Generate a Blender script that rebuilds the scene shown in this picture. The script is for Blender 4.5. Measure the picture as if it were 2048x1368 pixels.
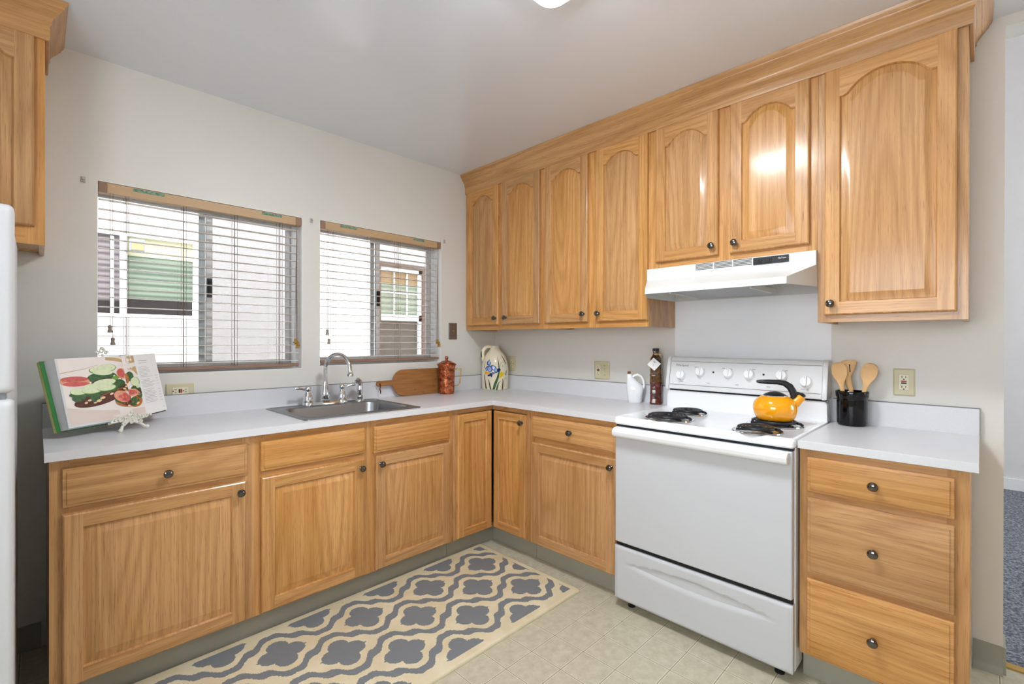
import bpy, bmesh, math, random
from mathutils import Vector, Matrix
random.seed(7)
for o in list(bpy.data.objects): bpy.data.objects.remove(o)
scn = bpy.context.scene
COL = scn.collection
PI = math.pi

# ------------------------------------------------------------------ camera, world, exposure
CAM = Vector((-2.6561, -2.7627, 1.2817)); YAW, PIT, ROL, FPX, PX = 0.7919, -0.0015, 0.0017, 944.0, 1003.6
cd = bpy.data.cameras.new('camera'); cam = bpy.data.objects.new('camera', cd); COL.objects.link(cam)
fw = Vector((math.cos(YAW)*math.cos(PIT), math.sin(YAW)*math.cos(PIT), math.sin(PIT)))
rt = Vector((math.sin(YAW), -math.cos(YAW), 0)); up = rt.cross(fw)
rt, up = rt*math.cos(ROL)+up*math.sin(ROL), up*math.cos(ROL)-rt*math.sin(ROL)
M = Matrix((rt, up, -fw)).transposed().to_4x4(); M.translation = CAM
cam.matrix_world = M
cd.sensor_width = 36; cd.lens = FPX*36/2048; cd.shift_x = (1024-PX)/2048; cd.clip_start = .05; cd.clip_end = 60
scn.camera = cam
vs = scn.view_settings
vs.view_transform = 'Standard'; vs.look = 'None'; vs.gamma = 1; vs.use_curve_mapping = False
vs.exposure = 0.16
w = bpy.data.worlds.new('sky'); scn.world = w; w.use_nodes = True
bg = w.node_tree.nodes['Background']; bg.inputs[0].default_value = (.91, .957, 1.015, 1); bg.inputs[1].default_value = 9.0
scn.cycles.max_bounces = 8; scn.cycles.diffuse_bounces = 7; scn.cycles.glossy_bounces = 4
scn.cycles.transparent_max_bounces = 24; scn.cycles.sample_clamp_indirect = 8
scn.cycles.caustics_reflective = False; scn.cycles.caustics_refractive = False

# ------------------------------------------------------------------ materials
def lin(c):
    return tuple(((x/255)/12.92 if x/255 <= .04045 else ((x/255+.055)/1.055)**2.4) for x in c)
MATS = {}
class NT:
    def __init__(s, name):
        s.m = bpy.data.materials.new(name); s.m.use_nodes = True; s.t = s.m.node_tree; s.n = s.t.nodes
        s.b = s.n['Principled BSDF']; s.out = s.n['Material Output']; MATS[name] = s.m
    def new(s, typ, **kw):
        n = s.n.new(typ)
        for k, v in kw.items():
            if k.startswith('i_'):
                k2 = k[2:]; k2 = int(k2) if k2.isdigit() else k2.replace('_', ' ')
                s.put(n.inputs[k2], v)
            else: setattr(n, k, v)
        return n
    def put(s, sock, v):
        if hasattr(v, 'is_output'): s.t.links.new(v, sock)
        elif isinstance(v, tuple) and sock.type == 'RGBA' and len(v) == 3: sock.default_value = (*v, 1)
        else: sock.default_value = v
    def math(s, op, a, b=None, c=None, clamp=False):
        n = s.n.new('ShaderNodeMath'); n.operation = op; n.use_clamp = clamp
        for i, v in enumerate((a, b, c)):
            if v is not None: s.put(n.inputs[i], v)
        return n.outputs[0]
    def mix(s, f, a, b, typ='MIX'):
        n = s.n.new('ShaderNodeMix'); n.data_type = 'RGBA'; n.blend_type = typ
        s.put(n.inputs[0], f); s.put(n.inputs[6], a); s.put(n.inputs[7], b); return n.outputs[2]
    def noise(s, vec, scale, detail=2, rough=.5, dist=0):
        n = s.n.new('ShaderNodeTexNoise'); s.put(n.inputs['Vector'], vec)
        n.inputs['Scale'].default_value = scale; n.inputs['Detail'].default_value = detail
        n.inputs['Roughness'].default_value = rough; n.inputs['Distortion'].default_value = dist
        return n.outputs['Fac']
    def ramp(s, f, stops):
        n = s.n.new('ShaderNodeValToRGB'); s.put(n.inputs[0], f); e = n.color_ramp.elements
        while len(e) < len(stops): e.new(.5)
        for el, (p, c) in zip(e, stops): el.position = p; el.color = (*c, 1) if len(c) == 3 else c
        return n.outputs[0]
    def obj(s): return s.new('ShaderNodeTexCoord').outputs['Object']
    def scale(s, v, sc):
        n = s.new('ShaderNodeVectorMath', operation='MULTIPLY'); s.put(n.inputs[0], v); n.inputs[1].default_value = sc
        return n.outputs[0]
    def bump(s, h, strength, dist=.002):
        n = s.new('ShaderNodeBump'); n.inputs['Strength'].default_value = strength; n.inputs['Distance'].default_value = dist
        s.put(n.inputs['Height'], h); s.put(s.b.inputs['Normal'], n.outputs[0])
    def set(s, **kw):
        for k, v in kw.items(): s.put(s.b.inputs[k.replace('_', ' ')], v)
        return s

def plain(name, rgb, rough=.5, metal=0, spec=.5, coat=0, var=.03, sc=8):
    t = NT(name); c = lin(rgb)
    n = t.noise(t.obj(), sc, 3)
    col = t.mix(n, tuple(x*(1-var) for x in c), tuple(min(1, x*(1+var)) for x in c))
    t.set(Base_Color=col, Roughness=rough, Metallic=metal, Specular_IOR_Level=spec, Coat_Weight=coat)
    return t

def oak(name, axis):
    t = NT(name); oi = t.new('ShaderNodeObjectInfo').outputs['Random']
    geo = t.obj()
    off = t.new('ShaderNodeCombineXYZ', i_0=t.math('MULTIPLY', oi, 37.0), i_1=t.math('MULTIPLY', oi, 11.0), i_2=t.math('MULTIPLY', oi, 53.0)).outputs[0]
    v = t.new('ShaderNodeVectorMath', operation='ADD', i_0=geo, i_1=off).outputs[0]
    g = {'z': (1, .12, .018), 'x': (.018, .12, 1), 'y': (1, .018, 1)}[axis]
    low = {'z': (1, 1, .10), 'x': (.10, 1, 1), 'y': (1, .10, 1)}[axis]
    st = {'z': (1, .12, .008), 'x': (.008, .12, 1), 'y': (1, .008, 1)}[axis]
    sv = t.scale(v, g); lv = t.scale(v, low)
    field = t.noise(lv, 4.0, 1, .4)
    rings = t.math('SINE', t.math('MULTIPLY', field, 110.0))
    rings = t.math('POWER', t.math('MULTIPLY_ADD', rings, .5, .5), 2.0)
    broad = t.noise(lv, 8, 3)
    streak = t.noise(t.scale(v, st), 75, 2, .6)
    fine = t.noise(sv, 210, 3, .65)
    pores = t.noise(t.scale(v, {'z': (1, .12, .03), 'x': (.03, .12, 1), 'y': (1, .03, 1)}[axis]), 460, 1, .5)
    light, mid, dark = lin((214, 168, 119)), lin((195, 147, 95)), lin((150, 101, 53))
    c = t.mix(t.ramp(broad, [(.3, (0, 0, 0)), (.7, (1, 1, 1))]), mid, light)
    c = t.mix(t.math('MULTIPLY', rings, .34), c, dark)
    c = t.mix(t.ramp(streak, [(.42, (0, 0, 0)), (.72, (.42, .42, .42))]), c, dark)
    c = t.mix(t.ramp(fine, [(.48, (0, 0, 0)), (.75, (.45, .45, .45))]), c, dark)
    c = t.mix(t.ramp(pores, [(.6, (0, 0, 0)), (.72, (.5, .5, .5))]), c, lin((130, 84, 44)))
    hsv = t.new('ShaderNodeHueSaturation', i_Color=c, i_Value=t.math('MULTIPLY_ADD', oi, .2, .90), i_Saturation=t.math('MULTIPLY_ADD', oi, .10, 1.0))
    t.set(Base_Color=hsv.outputs[0], Roughness=t.math('MULTIPLY_ADD', fine, .16, .30), Specular_IOR_Level=.35, Coat_Weight=.42, Coat_Roughness=.16)
    t.bump(t.math('ADD', fine, t.math('MULTIPLY', pores, .7)), .10, .001)
for a in 'xyz': oak('oak_'+a, a)

t = NT('wall_paint'); o_ = t.obj()
t.set(Base_Color=t.mix(t.noise(o_, 2, 3), lin((219, 217, 210)), lin((225, 223, 217))), Roughness=.42, Specular_IOR_Level=.4)
t.bump(t.noise(o_, 55, 4, .6), .12, .004)
t = NT('ceiling_paint'); o_ = t.obj()
t.set(Base_Color=t.mix(t.noise(o_, 2, 3), lin((222, 227, 236)), lin((227, 232, 241))), Roughness=.17, Specular_IOR_Level=.9, Coat_Weight=.5, Coat_Roughness=.14)
t.bump(t.math('ADD', t.noise(o_, 30, 4, .6), t.noise(o_, 6, 2)), .06, .004)
plain('dining_paint', (226, 223, 221), .5)
plain('white_trim', (240, 240, 238), .4)
plain('reveal_bright', (250, 250, 249), .45)  # whiter than the walls, overexposed daylight put into the colour
t = NT('laminate'); o_ = t.obj()
t.set(Base_Color=t.mix(t.noise(o_, 260, 2), lin((210, 211, 215)), lin((220, 220, 223))), Roughness=.3, Specular_IOR_Level=.45)
plain('white_enamel', (236, 238, 241), .16, coat=.3, var=.008)
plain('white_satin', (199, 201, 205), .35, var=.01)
plain('hood_white', (214, 215, 213), .3, var=.012)
plain('panel_white', (224, 225, 226), .3, var=.01)
plain('knob_white', (238, 239, 240), .35, var=.01)
plain('grey_print', (120, 122, 126), .5)
t = NT('fridge_white'); t.set(Base_Color=lin((206, 208, 211)), Roughness=.38); t.bump(t.noise(t.obj(), 240, 2), .15, .001)
t = NT('splash_white'); t.set(Base_Color=t.mix(t.noise(t.obj(), 3, 2), lin((238, 240, 244)), lin((242, 244, 247))), Roughness=.28)
plain('chrome', (222, 224, 227), .07, 1)
plain('knob_metal', (112, 106, 102), .1, 1)
t = NT('stainless'); o_ = t.obj()
t.set(Base_Color=lin((144, 146, 148)), Metallic=1.0, Roughness=t.math('MULTIPLY_ADD', t.noise(t.scale(o_, (4, 200, 60)), 6, 2), .10, .28))
plain('aluminium', (214, 215, 216), .35)
plain('gap_black', (12, 12, 13), .6)
plain('black_plastic', (26, 27, 30), .38)
plain('coil_black', (34, 34, 37), .42, .3)
plain('black_glaze', (7, 7, 8), .09, spec=.35, coat=.15)
plain('kettle_yellow', (243, 163, 8), .1, coat=.6, var=.01)
plain('ceramic_cream', (232, 222, 196), .13, coat=.4, var=.02)
plain('ceramic_white', (235, 238, 240), .12, coat=.4, var=.01)
plain('cork', (132, 70, 44), .8)
plain('raffia', (214, 182, 140), .8)
plain('paper_white', (238, 238, 236), .6, var=.01)
plain('paper_edge', (214, 216, 218), .7)
plain('book_green', (14, 112, 34), .5)
plain('book_jacket', (196, 200, 132), .5, var=.2, sc=18)
plain('book_board', (52, 52, 54), .6)
plain('print_text', (176, 178, 184), .7)
plain('iron_white', (226, 226, 214), .45)
plain('tan_wood', (194, 164, 126), .5)
plain('blind_rail', (146, 116, 96), .5)
plain('blind_slat', (236, 229, 222), .4)
plain('cord_brown', (112, 90, 76), .8)
plain('tassel_grey', (150, 140, 130), .6)
plain('clip_clear', (190, 188, 182), .25)
plain('tassel_brass', (176, 136, 56), .4, .4)
t = NT('tape_green'); t.set(Base_Color=t.ramp(t.noise(t.obj(), 120, 3), [(.4, lin((92, 126, 104))), (.6, lin((134, 164, 142)))]), Roughness=.8)
plain('ivory_plastic', (204, 198, 164), .4)
plain('almond_plastic', (226, 219, 192), .35)
plain('red_button', (160, 24, 26), .4)
plain('plate_bronze', (128, 110, 100), .4, .6)
plain('brass', (196, 160, 84), .25, 1)
plain('cove_rubber', (160, 159, 145), .45)
plain('spoon_wood', (222, 178, 122), .5, var=.1, sc=20)
plain('leather', (74, 30, 18), .7)
plain('leaf_green', (48, 92, 40), .3); plain('leaf_dark', (62, 52, 34), .3)
plain('iris_blue', (58, 82, 140), .25); plain('iris_pale', (164, 184, 220), .25); plain('iris_dark', (24, 34, 84), .25)
plain('beak_orange', (240, 160, 20), .25); plain('beak_yellow', (222, 188, 20), .25); plain('goose_pale', (224, 222, 200), .2)
plain('food_plate', (236, 228, 222), .4, var=.08, sc=14); plain('food_cloth', (222, 206, 196), .6)
plain('cucumber', (218, 228, 190), .4, var=.16, sc=90); plain('cucumber_rind', (120, 158, 70), .4)
plain('lettuce', (60, 98, 60), .4, var=.75, sc=110); plain('tuna', (204, 96, 90), .4, var=.5, sc=90); plain('tuna_pale', (226, 156, 128), .4, var=.3, sc=90)
plain('rye', (84, 40, 26), .5, var=.3, sc=80); plain('oat', (232, 204, 160), .5); plain('crust', (176, 110, 56), .5)
plain('page_tan', (200, 168, 124), .5, var=.2, sc=20)
plain('frame_brown', (98, 76, 64), .6); plain('vinyl_white', (240, 240, 240), .4)
plain('asphalt', (205, 203, 200), .9)
t = NT('stucco'); o_ = t.obj()
t.set(Base_Color=t.mix(t.noise(o_, 90, 3), lin((168, 162, 159)), lin((184, 179, 177))), Roughness=.9); t.bump(t.noise(o_, 110, 3), .5, .006)
def slatted(name, a, b, freq):
    t = NT(name); z = t.new('ShaderNodeSeparateXYZ', i_0=t.obj()).outputs[2]
    s_ = t.math('MULTIPLY_ADD', t.math('SINE', t.math('MULTIPLY', z, freq)), .5, .5)
    t.set(Base_Color=t.mix(s_, lin(a), lin(b)), Roughness=.5)
slatted('house_blind_green', (62, 74, 60), (104, 114, 98), 150)
slatted('house_blind_cream', (156, 152, 124), (174, 169, 140), 150)
slatted('house_blind_pale', (112, 124, 104), (160, 164, 144), 110)
slatted('house_blind_grey', (62, 52, 54), (110, 100, 102), 150)
plain('house_screen', (92, 82, 72), .8, var=.06, sc=200); plain('house_dark', (30, 24, 24), .3)
plain('house_orange', (150, 122, 84), .5)

t = NT('window_glass'); t.n.remove(t.b)
tr = t.new('ShaderNodeBsdfTransparent', i_Color=(.96, .97, .97)); gl = t.new('ShaderNodeBsdfGlossy', i_Roughness=.02)
fr = t.new('ShaderNodeFresnel', i_IOR=1.45)
ms = t.new('ShaderNodeMixShader', i_0=fr.outputs[0], i_1=tr.outputs[0], i_2=gl.outputs[0]); t.t.links.new(ms.outputs[0], t.out.inputs[0])
t = NT('screen_mesh'); t.n.remove(t.b)
tr = t.new('ShaderNodeBsdfTransparent'); df = t.new('ShaderNodeBsdfDiffuse', i_Color=lin((112, 108, 108)))
ms = t.new('ShaderNodeMixShader', i_0=.3, i_1=tr.outputs[0], i_2=df.outputs[0]); t.t.links.new(ms.outputs[0], t.out.inputs[0])
t = NT('lamp_glass'); t.set(Base_Color=(.95, .95, .93), Roughness=.4, Emission_Color=(.91, .955, .99), Emission_Strength=84.0)
t = NT('lamp_glass_edge'); t.set(Base_Color=(.95, .95, .93), Roughness=.4, Emission_Color=(.95, .98, 1), Emission_Strength=2.2)

t = NT('copper'); o_ = t.obj()
pat = t.noise(o_, 46, 4, .6)
vor = t.new('ShaderNodeTexVoronoi', i_Vector=o_, i_Scale=95.0)
t.set(Base_Color=t.ramp(pat, [(.3, lin((96, 46, 30))), (.5, lin((184, 100, 66))), (.7, lin((226, 150, 110)))]), Metallic=.9,
      Roughness=t.math('MULTIPLY_ADD', pat, .25, .14))
t.bump(vor.outputs['Distance'], .4, .003)
t = NT('bamboo'); o_ = t.obj()
b1 = t.noise(t.scale(o_, (.6, 1, 9)), 9, 2); b2 = t.noise(t.scale(o_, (.05, 1, 1)), 190, 2)
b3 = t.new('ShaderNodeTexVoronoi', i_Vector=t.scale(o_, (.5, 1, 1.2)), i_Scale=24.0).outputs['Distance']
c = t.mix(b1, lin((128, 78, 36)), lin((196, 138, 76))); c = t.mix(t.math('MULTIPLY', b2, .55), c, lin((104, 60, 26)))
c = t.mix(t.ramp(b3, [(.05, (.55, .55, .55)), (.16, (0, 0, 0))]), c, lin((96, 56, 26)))
t.set(Base_Color=c, Roughness=.45)
t = NT('pepper_bottle'); o_ = t.obj(); z = t.new('ShaderNodeSeparateXYZ', i_0=o_).outputs[2]
c1 = t.ramp(t.noise(o_, 60, 3), [(.35, lin((40, 22, 14))), (.65, lin((110, 74, 34)))])
c2 = t.ramp(t.noise(o_, 60, 3), [(.3, lin((36, 9, 8))), (.62, lin((92, 24, 14))), (.75, lin((150, 64, 30)))])
t.set(Base_Color=t.mix(t.math('GREATER_THAN', z, .13), c2, c1), Roughness=.08, Coat_Weight=.6)
t = NT('filter_mesh'); t.set(Base_Color=t.mix(t.noise(t.obj(), 300, 2), lin((130, 132, 134)), lin((196, 198, 200))), Metallic=.5, Roughness=.45)

t = NT('vinyl_tile'); o_ = t.obj(); sp = t.new('ShaderNodeSeparateXYZ', i_0=o_)
TS = .1505
def grid(axis, off):
    f = t.math('FRACT', t.math('DIVIDE', t.math('ADD', sp.outputs[axis], off), TS))
    return t.math('MINIMUM', f, t.math('SUBTRACT', 1.0, f))
d = t.math('MINIMUM', grid(0, 30*TS+.745-5*TS+.0+5*TS-.745+.896-5*TS+0), grid(1, 30*TS+1.765))
line = t.math('LESS_THAN', d, .012); edge_ = t.math('SUBTRACT', t.math('LESS_THAN', d, .030), line)
cell = t.new('ShaderNodeTexWhiteNoise', noise_dimensions='2D', i_Vector=t.new('ShaderNodeVectorMath', operation='FLOOR',
     i_0=t.scale(t.new('ShaderNodeVectorMath', operation='ADD', i_0=o_, i_1=(.896+10*TS, 1.765+10*TS, 0)).outputs[0], (1/TS, 1/TS, 0))).outputs[0]).outputs[0]
mot = t.noise(o_, 26, 5, .65)
c = t.ramp(mot, [(.3, lin((176, 169, 146))), (.55, lin((193, 187, 165))), (.75, lin((204, 199, 180)))])
c = t.mix(t.math('MULTIPLY', cell, .22), c, lin((190, 180, 152)))
c = t.mix(t.math('MULTIPLY', line, .75), c, lin((122, 112, 88))); c = t.mix(t.math('MULTIPLY', edge_, .6), c, lin((226, 221, 203)))
t.set(Base_Color=c, Roughness=.42, Specular_IOR_Level=.4)
t.bump(t.math('SUBTRACT', mot, line), .12, .002)

t = NT('carpet_grey'); o_ = t.obj()
cn = t.noise(o_, 85, 4, .7)
t.set(Base_Color=t.ramp(cn, [(.32, lin((64, 70, 80))), (.5, lin((128, 132, 140))), (.68, lin((184, 188, 194)))]), Roughness=1.0, Specular_IOR_Level=.1)
t.bump(cn, .8, .01)

# rug: staggered four-lobed medallions between wavy bands
t = NT('rug_wool'); o_ = t.obj()
wob = t.new('ShaderNodeTexNoise', i_Vector=o_, i_Scale=150.0, i_Detail=2.0)
wv = t.new('ShaderNodeVectorMath', operation='MULTIPLY_ADD', i_0=wob.outputs['Color'], i_1=(.012, .012, 0), i_2=o_).outputs[0]
sp = t.new('ShaderNodeSeparateXYZ', i_0=wv)
RA, RB = .3645, .169
x_ = t.math('ADD', sp.outputs[0], .852-.006+10*RA); y_ = t.math('ADD', sp.outputs[1], .777-.006+20*RB)
dx = t.math('PINGPONG', x_, RA/2); dy = t.math('PINGPONG', y_, RB)
th = t.math('MULTIPLY', dx, 2*PI/RA)
wave = t.math('ADD', t.math('COSINE', th), t.math('MULTIPLY', t.math('COSINE', t.math('MULTIPLY', th, 3.0)), .14))
wave = t.math('SUBTRACT', wave, t.math('MULTIPLY', t.math('COSINE', t.math('MULTIPLY', th, 5.0)), .11))
L = t.math('SUBTRACT', t.math('SUBTRACT', dy, RB/2), t.math('MULTIPLY', wave, .052))
sl = t.math('MULTIPLY_ADD', t.math('ABSOLUTE', t.math('SINE', th)), .35, 1.0)
band = t.math('LESS_THAN', t.math('ABSOLUTE', L), t.math('MULTIPLY', sl, .0165))
ins = t.math('LESS_THAN', L, 0.0)
dx2 = t.math('SUBTRACT', RA/2, dx); dy2 = t.math('SUBTRACT', RB, dy)
qx = t.math('MULTIPLY_ADD', ins, t.math('SUBTRACT', dx, dx2), dx2); qy = t.math('MULTIPLY_ADD', ins, t.math('SUBTRACT', dy, dy2), dy2)
def circ(cx, cy, r):
    a = t.math('SUBTRACT', qx, cx); b = t.math('SUBTRACT', qy, cy)
    return t.math('SUBTRACT', t.math('SQRT', t.math('ADD', t.math('MULTIPLY', a, a), t.math('MULTIPLY', b, b))), r)
q = t.math('MINIMUM', circ(.046, 0.0, .0435), circ(0.0, .050, .0425))
tip = t.math('SUBTRACT', t.math('ADD', qx, t.math('MULTIPLY', qy, 1.6)), .100)
q = t.math('MINIMUM', q, tip)
quat = t.math('LESS_THAN', q, 0.0)
pat = t.math('MAXIMUM', band, quat)
so = t.new('ShaderNodeSeparateXYZ', i_0=o_)
inx = t.math('LESS_THAN', t.math('ABSOLUTE', t.math('ADD', so.outputs[0], 1.58)), .872)
iny = t.math('LESS_THAN', t.math('ABSOLUTE', t.math('ADD', so.outputs[1], .944)), .348)
pat = t.math('MULTIPLY', pat, t.math('MULTIPLY', inx, iny))
pile = t.noise(o_, 420, 2, .7)
cream = t.ramp(t.noise(o_, 7, 3), [(.3, lin((226, 210, 174))), (.7, lin((240, 228, 198)))])
c = t.mix(pat, cream, lin((134, 137, 141)))
c = t.mix(t.math('MULTIPLY', pile, .14), c, (.05, .05, .05))
t.set(Base_Color=c, Roughness=1.0, Specular_IOR_Level=.05)
t.bump(t.math('ADD', pile, t.math('MULTIPLY', pat, -.6)), .7, .004)

# ------------------------------------------------------------------ mesh helpers
class MB:
    def __init__(s): s.v = []; s.f = []; s.m = []
    def add(s, verts, faces, m=0, M=None):
        k = len(s.v)
        s.v += [tuple(M @ Vector(p)) if M else tuple(p) for p in verts]
        for f in faces: s.f.append([i+k for i in f]); s.m.append(m)
        return s
    def box(s, x0, x1, y0, y1, z0, z1, m=0, M=None):
        x0, x1 = min(x0, x1), max(x0, x1); y0, y1 = min(y0, y1), max(y0, y1); z0, z1 = min(z0, z1), max(z0, z1)
        v = [(x, y, z) for z in (z0, z1) for y in (y0, y1) for x in (x0, x1)]
        return s.add(v, [(0, 2, 3, 1), (4, 5, 7, 6), (0, 1, 5, 4), (2, 6, 7, 3), (0, 4, 6, 2), (1, 3, 7, 5)], m, M)
    def lathe(s, prof, n=32, m=0, M=None, cap0=True, cap1=True):
        v = []; f = []
        for r, z in prof: v += [(r*math.cos(2*PI*i/n), r*math.sin(2*PI*i/n), z) for i in range(n)]
        for j in range(len(prof)-1):
            for i in range(n): f.append((j*n+i, j*n+(i+1) % n, (j+1)*n+(i+1) % n, (j+1)*n+i))
        if cap0: f.append(tuple(reversed(range(n))))
        if cap1: f.append(tuple((len(prof)-1)*n+i for i in range(n)))
        return s.add(v, f, m, M)
    def loft(s, loops, m=0, cap0=False, cap1=False, closed=True, M=None):
        n = len(loops[0]); v = [p for l in loops for p in l]; f = []
        for j in range(len(loops)-1):
            for i in range(n if closed else n-1):
                f.append((j*n+i, j*n+(i+1) % n, (j+1)*n+(i+1) % n, (j+1)*n+i))
        if cap0: f.append(tuple(reversed(range(n))))
        if cap1: f.append(tuple((len(loops)-1)*n+i for i in range(n)))
        return s.add(v, f, m, M)
    def tube(s, pts, r, n=10, m=0, M=None, flat=1.0, ref=None, cap=True):
        pts = [Vector(p) for p in pts]; k = len(pts); rs = r if isinstance(r, (list, tuple)) else [r]*k
        loops = []; prev = Vector(ref) if ref else None
        for i, p in enumerate(pts):
            d = (pts[min(i+1, k-1)]-pts[max(i-1, 0)]).normalized()
            if prev is None: prev = Vector((0, 0, 1)) if abs(d.z) < .9 else Vector((1, 0, 0))
            a = (prev-d*prev.dot(d)).normalized(); b = d.cross(a); prev = a
            fl = flat[i] if isinstance(flat, (list, tuple)) else flat
            loops.append([tuple(p+a*(rs[i]*math.cos(2*PI*q/n))+b*(rs[i]*fl*math.sin(2*PI*q/n))) for q in range(n)])
        return s.loft(loops, m, cap, cap, True, M)
    def prism(s, poly, y0, y1, m=0, M=None):
        """poly of (x, z), swept along y"""
        n = len(poly); v = [(x, y0, z) for x, z in poly]+[(x, y1, z) for x, z in poly]
        f = [tuple(range(n)), tuple(range(2*n-1, n-1, -1))]
        for i in range(n): j = (i+1) % n; f.append((i, i+n, j+n, j))
        return s.add(v, f, m, M)
    def ball(s, c, r, m=0, n=14, sz=1.0, M=None):
        T = Matrix.Translation(c); prof = [(max(1e-4, r*math.sin(PI*i/8)), -r*sz*math.cos(PI*i/8)) for i in range(9)]
        return s.lathe(prof, n, m, (M @ T) if M else T)
    def build(s, name, mats, parent=None, smooth=30, bevel=0, seg=2, off=None):
        me = bpy.data.meshes.new(name)
        if off is None and parent is not None: off = OFF.get(parent.name)
        v = s.v
        if off is not None: v = [(a-off[0], b-off[1], c-off[2]) for a, b, c in v]
        me.from_pydata(v, [], s.f)
        for mn in ([mats] if isinstance(mats, str) else mats): me.materials.append(MATS[mn])
        me.polygons.foreach_set('material_index', s.m)
        bm = bmesh.new(); bm.from_mesh(me); bmesh.ops.recalc_face_normals(bm, faces=bm.faces); bm.to_mesh(me); bm.free()
        if smooth:
            me.polygons.foreach_set('use_smooth', [True]*len(me.polygons))
            me.set_sharp_from_angle(angle=math.radians(smooth))
        o = bpy.data.objects.new(name, me); COL.objects.link(o)
        if parent is not None:
            o.parent = parent
            if off is not None: OFF[o.name] = off
        if bevel:
            b = o.modifiers.new('bevel', 'BEVEL'); b.width = bevel; b.segments = seg; b.limit_method = 'ANGLE'
            b.angle_limit = math.radians(40); b.harden_normals = True
        return o
OFF = {}
def tag(o, label, cat, group=None):
    o['label'] = label; o['category'] = cat
    if group: o['group'] = group
    return o
def struct(o): o['kind'] = 'structure'; return o
def thing(name, label, cat, loc, wall=None, group=None, rz=0.0):
    """Empty at the base of a thing. wall 'W': coordinates (x, y, z) of the room; 'S': (u, v, z) with u along the
    stove wall from the corner, v into the wall; otherwise a free local frame turned by rz"""
    o = bpy.data.objects.new(name, None); COL.objects.link(o); o.empty_display_size = .05
    if wall == 'S': o.location = (loc[1], -loc[0], loc[2]); o.rotation_euler = (0, 0, -PI/2); OFF[o.name] = loc
    elif wall == 'W': o.location = loc; OFF[o.name] = loc
    else: o.location = loc; o.rotation_euler = (0, 0, rz); OFF[o.name] = (0, 0, 0)
    return tag(o, label, cat, group)
def part(mb, name, mats, parent, label=None, **kw):
    o = mb.build(name, mats, parent, **kw)
    if label: o['label'] = label
    return o
def rrect(x0, x1, y0, y1, r, z, k=6):
    out = []
    for cx, cy, a0 in ((x1-r, y0+r, -PI/2), (x1-r, y1-r, 0), (x0+r, y1-r, PI/2), (x0+r, y0+r, PI)):
        for i in range(k+1): a = a0+PI/2*i/k; out.append((cx+r*math.cos(a), cy+r*math.sin(a), z))
    return out
def RX(a): return Matrix.Rotation(a, 4, 'X')
def RY(a): return Matrix.Rotation(a, 4, 'Y')
def RZ(a): return Matrix.Rotation(a, 4, 'Z')
def T(x, y, z): return Matrix.Translation((x, y, z))
def text_mb(body, size, M, depth=.0004):
    cu = bpy.data.curves.new('lettering', 'FONT'); cu.body = body; cu.size = size; cu.extrude = depth; cu.align_x = 'CENTER'; cu.align_y = 'CENTER'
    ob = bpy.data.objects.new('lettering', cu); COL.objects.link(ob)
    dg = bpy.context.evaluated_depsgraph_get(); me = bpy.data.meshes.new_from_object(ob.evaluated_get(dg))
    mb = MB(); mb.add([tuple(v.co) for v in me.vertices], [tuple(p.vertices) for p in me.polygons], 0, M)
    bpy.data.objects.remove(ob); bpy.data.curves.remove(cu); bpy.data.meshes.remove(me)
    return mb

# ------------------------------------------------------------------ the room
H = 2.538
WN = [(-2.462, -1.557, 1.122, 1.997), (-1.453, -.551, 1.132, 2.004)]
XL, YB = -3.75, -4.6
m = MB()
m.box(XL-.12, WN[0][0], 0, .14, 0, H); m.box(WN[0][1], WN[1][0], 0, .14, 0, H); m.box(WN[1][1], .12, 0, .14, 0, H)
for a, b, c, d in WN: m.box(a, b, 0, .14, 0, c); m.box(a, b, 0, .14, d, H)
struct(m.build('wall_north', 'wall_paint', smooth=0))
m = MB(); m.box(0, .12, -2.828, 0, 0, H); m.box(0, .12, -3.85, -2.828, 2.497, H); m.box(0, .12, YB, -3.85, 0, H)
struct(m.build('wall_east', 'wall_paint', smooth=0))
m = MB(); m.box(XL-.12, XL, YB, -3.3, 0, H); m.box(XL-.12, XL, -1.7, 0, 0, H); m.box(XL-.12, XL, -3.3, -1.7, 0, 1.0); m.box(XL-.12, XL, -3.3, -1.7, 2.1, H)
struct(m.build('wall_west', 'wall_paint', smooth=0))
m = MB(); m.box(XL-.12, .12, YB-.12, YB, 0, H); struct(m.build('wall_south', 'wall_paint', smooth=0))
m = MB(); m.box(XL-.12, .12, YB-.12, .14, H, H+.1); struct(m.build('ceiling', 'ceiling_paint', smooth=0))
m = MB(); m.box(XL-.12, .06, YB-.12, .14, -.1, 0); struct(m.build('floor', 'vinyl_tile', smooth=0))
m = MB(); m.box(.10, 3.5, -6.1, -1.0, -.1, .004); struct(m.build('floor_carpet', 'carpet_grey', smooth=0))
m = MB(); m.box(.06, .10, -3.85, -2.828, -.1, .006); struct(m.build('trim_1', 'brass', smooth=0))
m = MB(); m.box(3.36, 3.5, -6.1, -1.0, 0, 4.4); m.box(.12, 3.36, -1.1, -1.0, 0, 4.4); m.box(.0, .12, -6.0, -1.1, H+.1, 4.4); m.box(0, .12, -6.1, YB-.12, 0, H+.1)
m.box(.12, .7, -6.1, -6.0, 0, 4.4); m.box(2.7, 3.36, -6.1, -6.0, 0, 4.4); m.box(.7, 2.7, -6.1, -6.0, 0, .8); m.box(.7, 2.7, -6.1, -6.0, 2.75, 4.4)
struct(m.build('wall_dining', 'dining_paint', smooth=0))
m = MB(); m.box(0, 3.5, -6.1, -1.0, 4.4, 4.5); struct(m.build('ceiling_dining', 'dining_paint', smooth=0))
m = MB(); m.box(3.345, 3.36, -6.0, -1.1, .004, .1); struct(m.build('baseboard_dining', 'white_trim', smooth=0))
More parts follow.
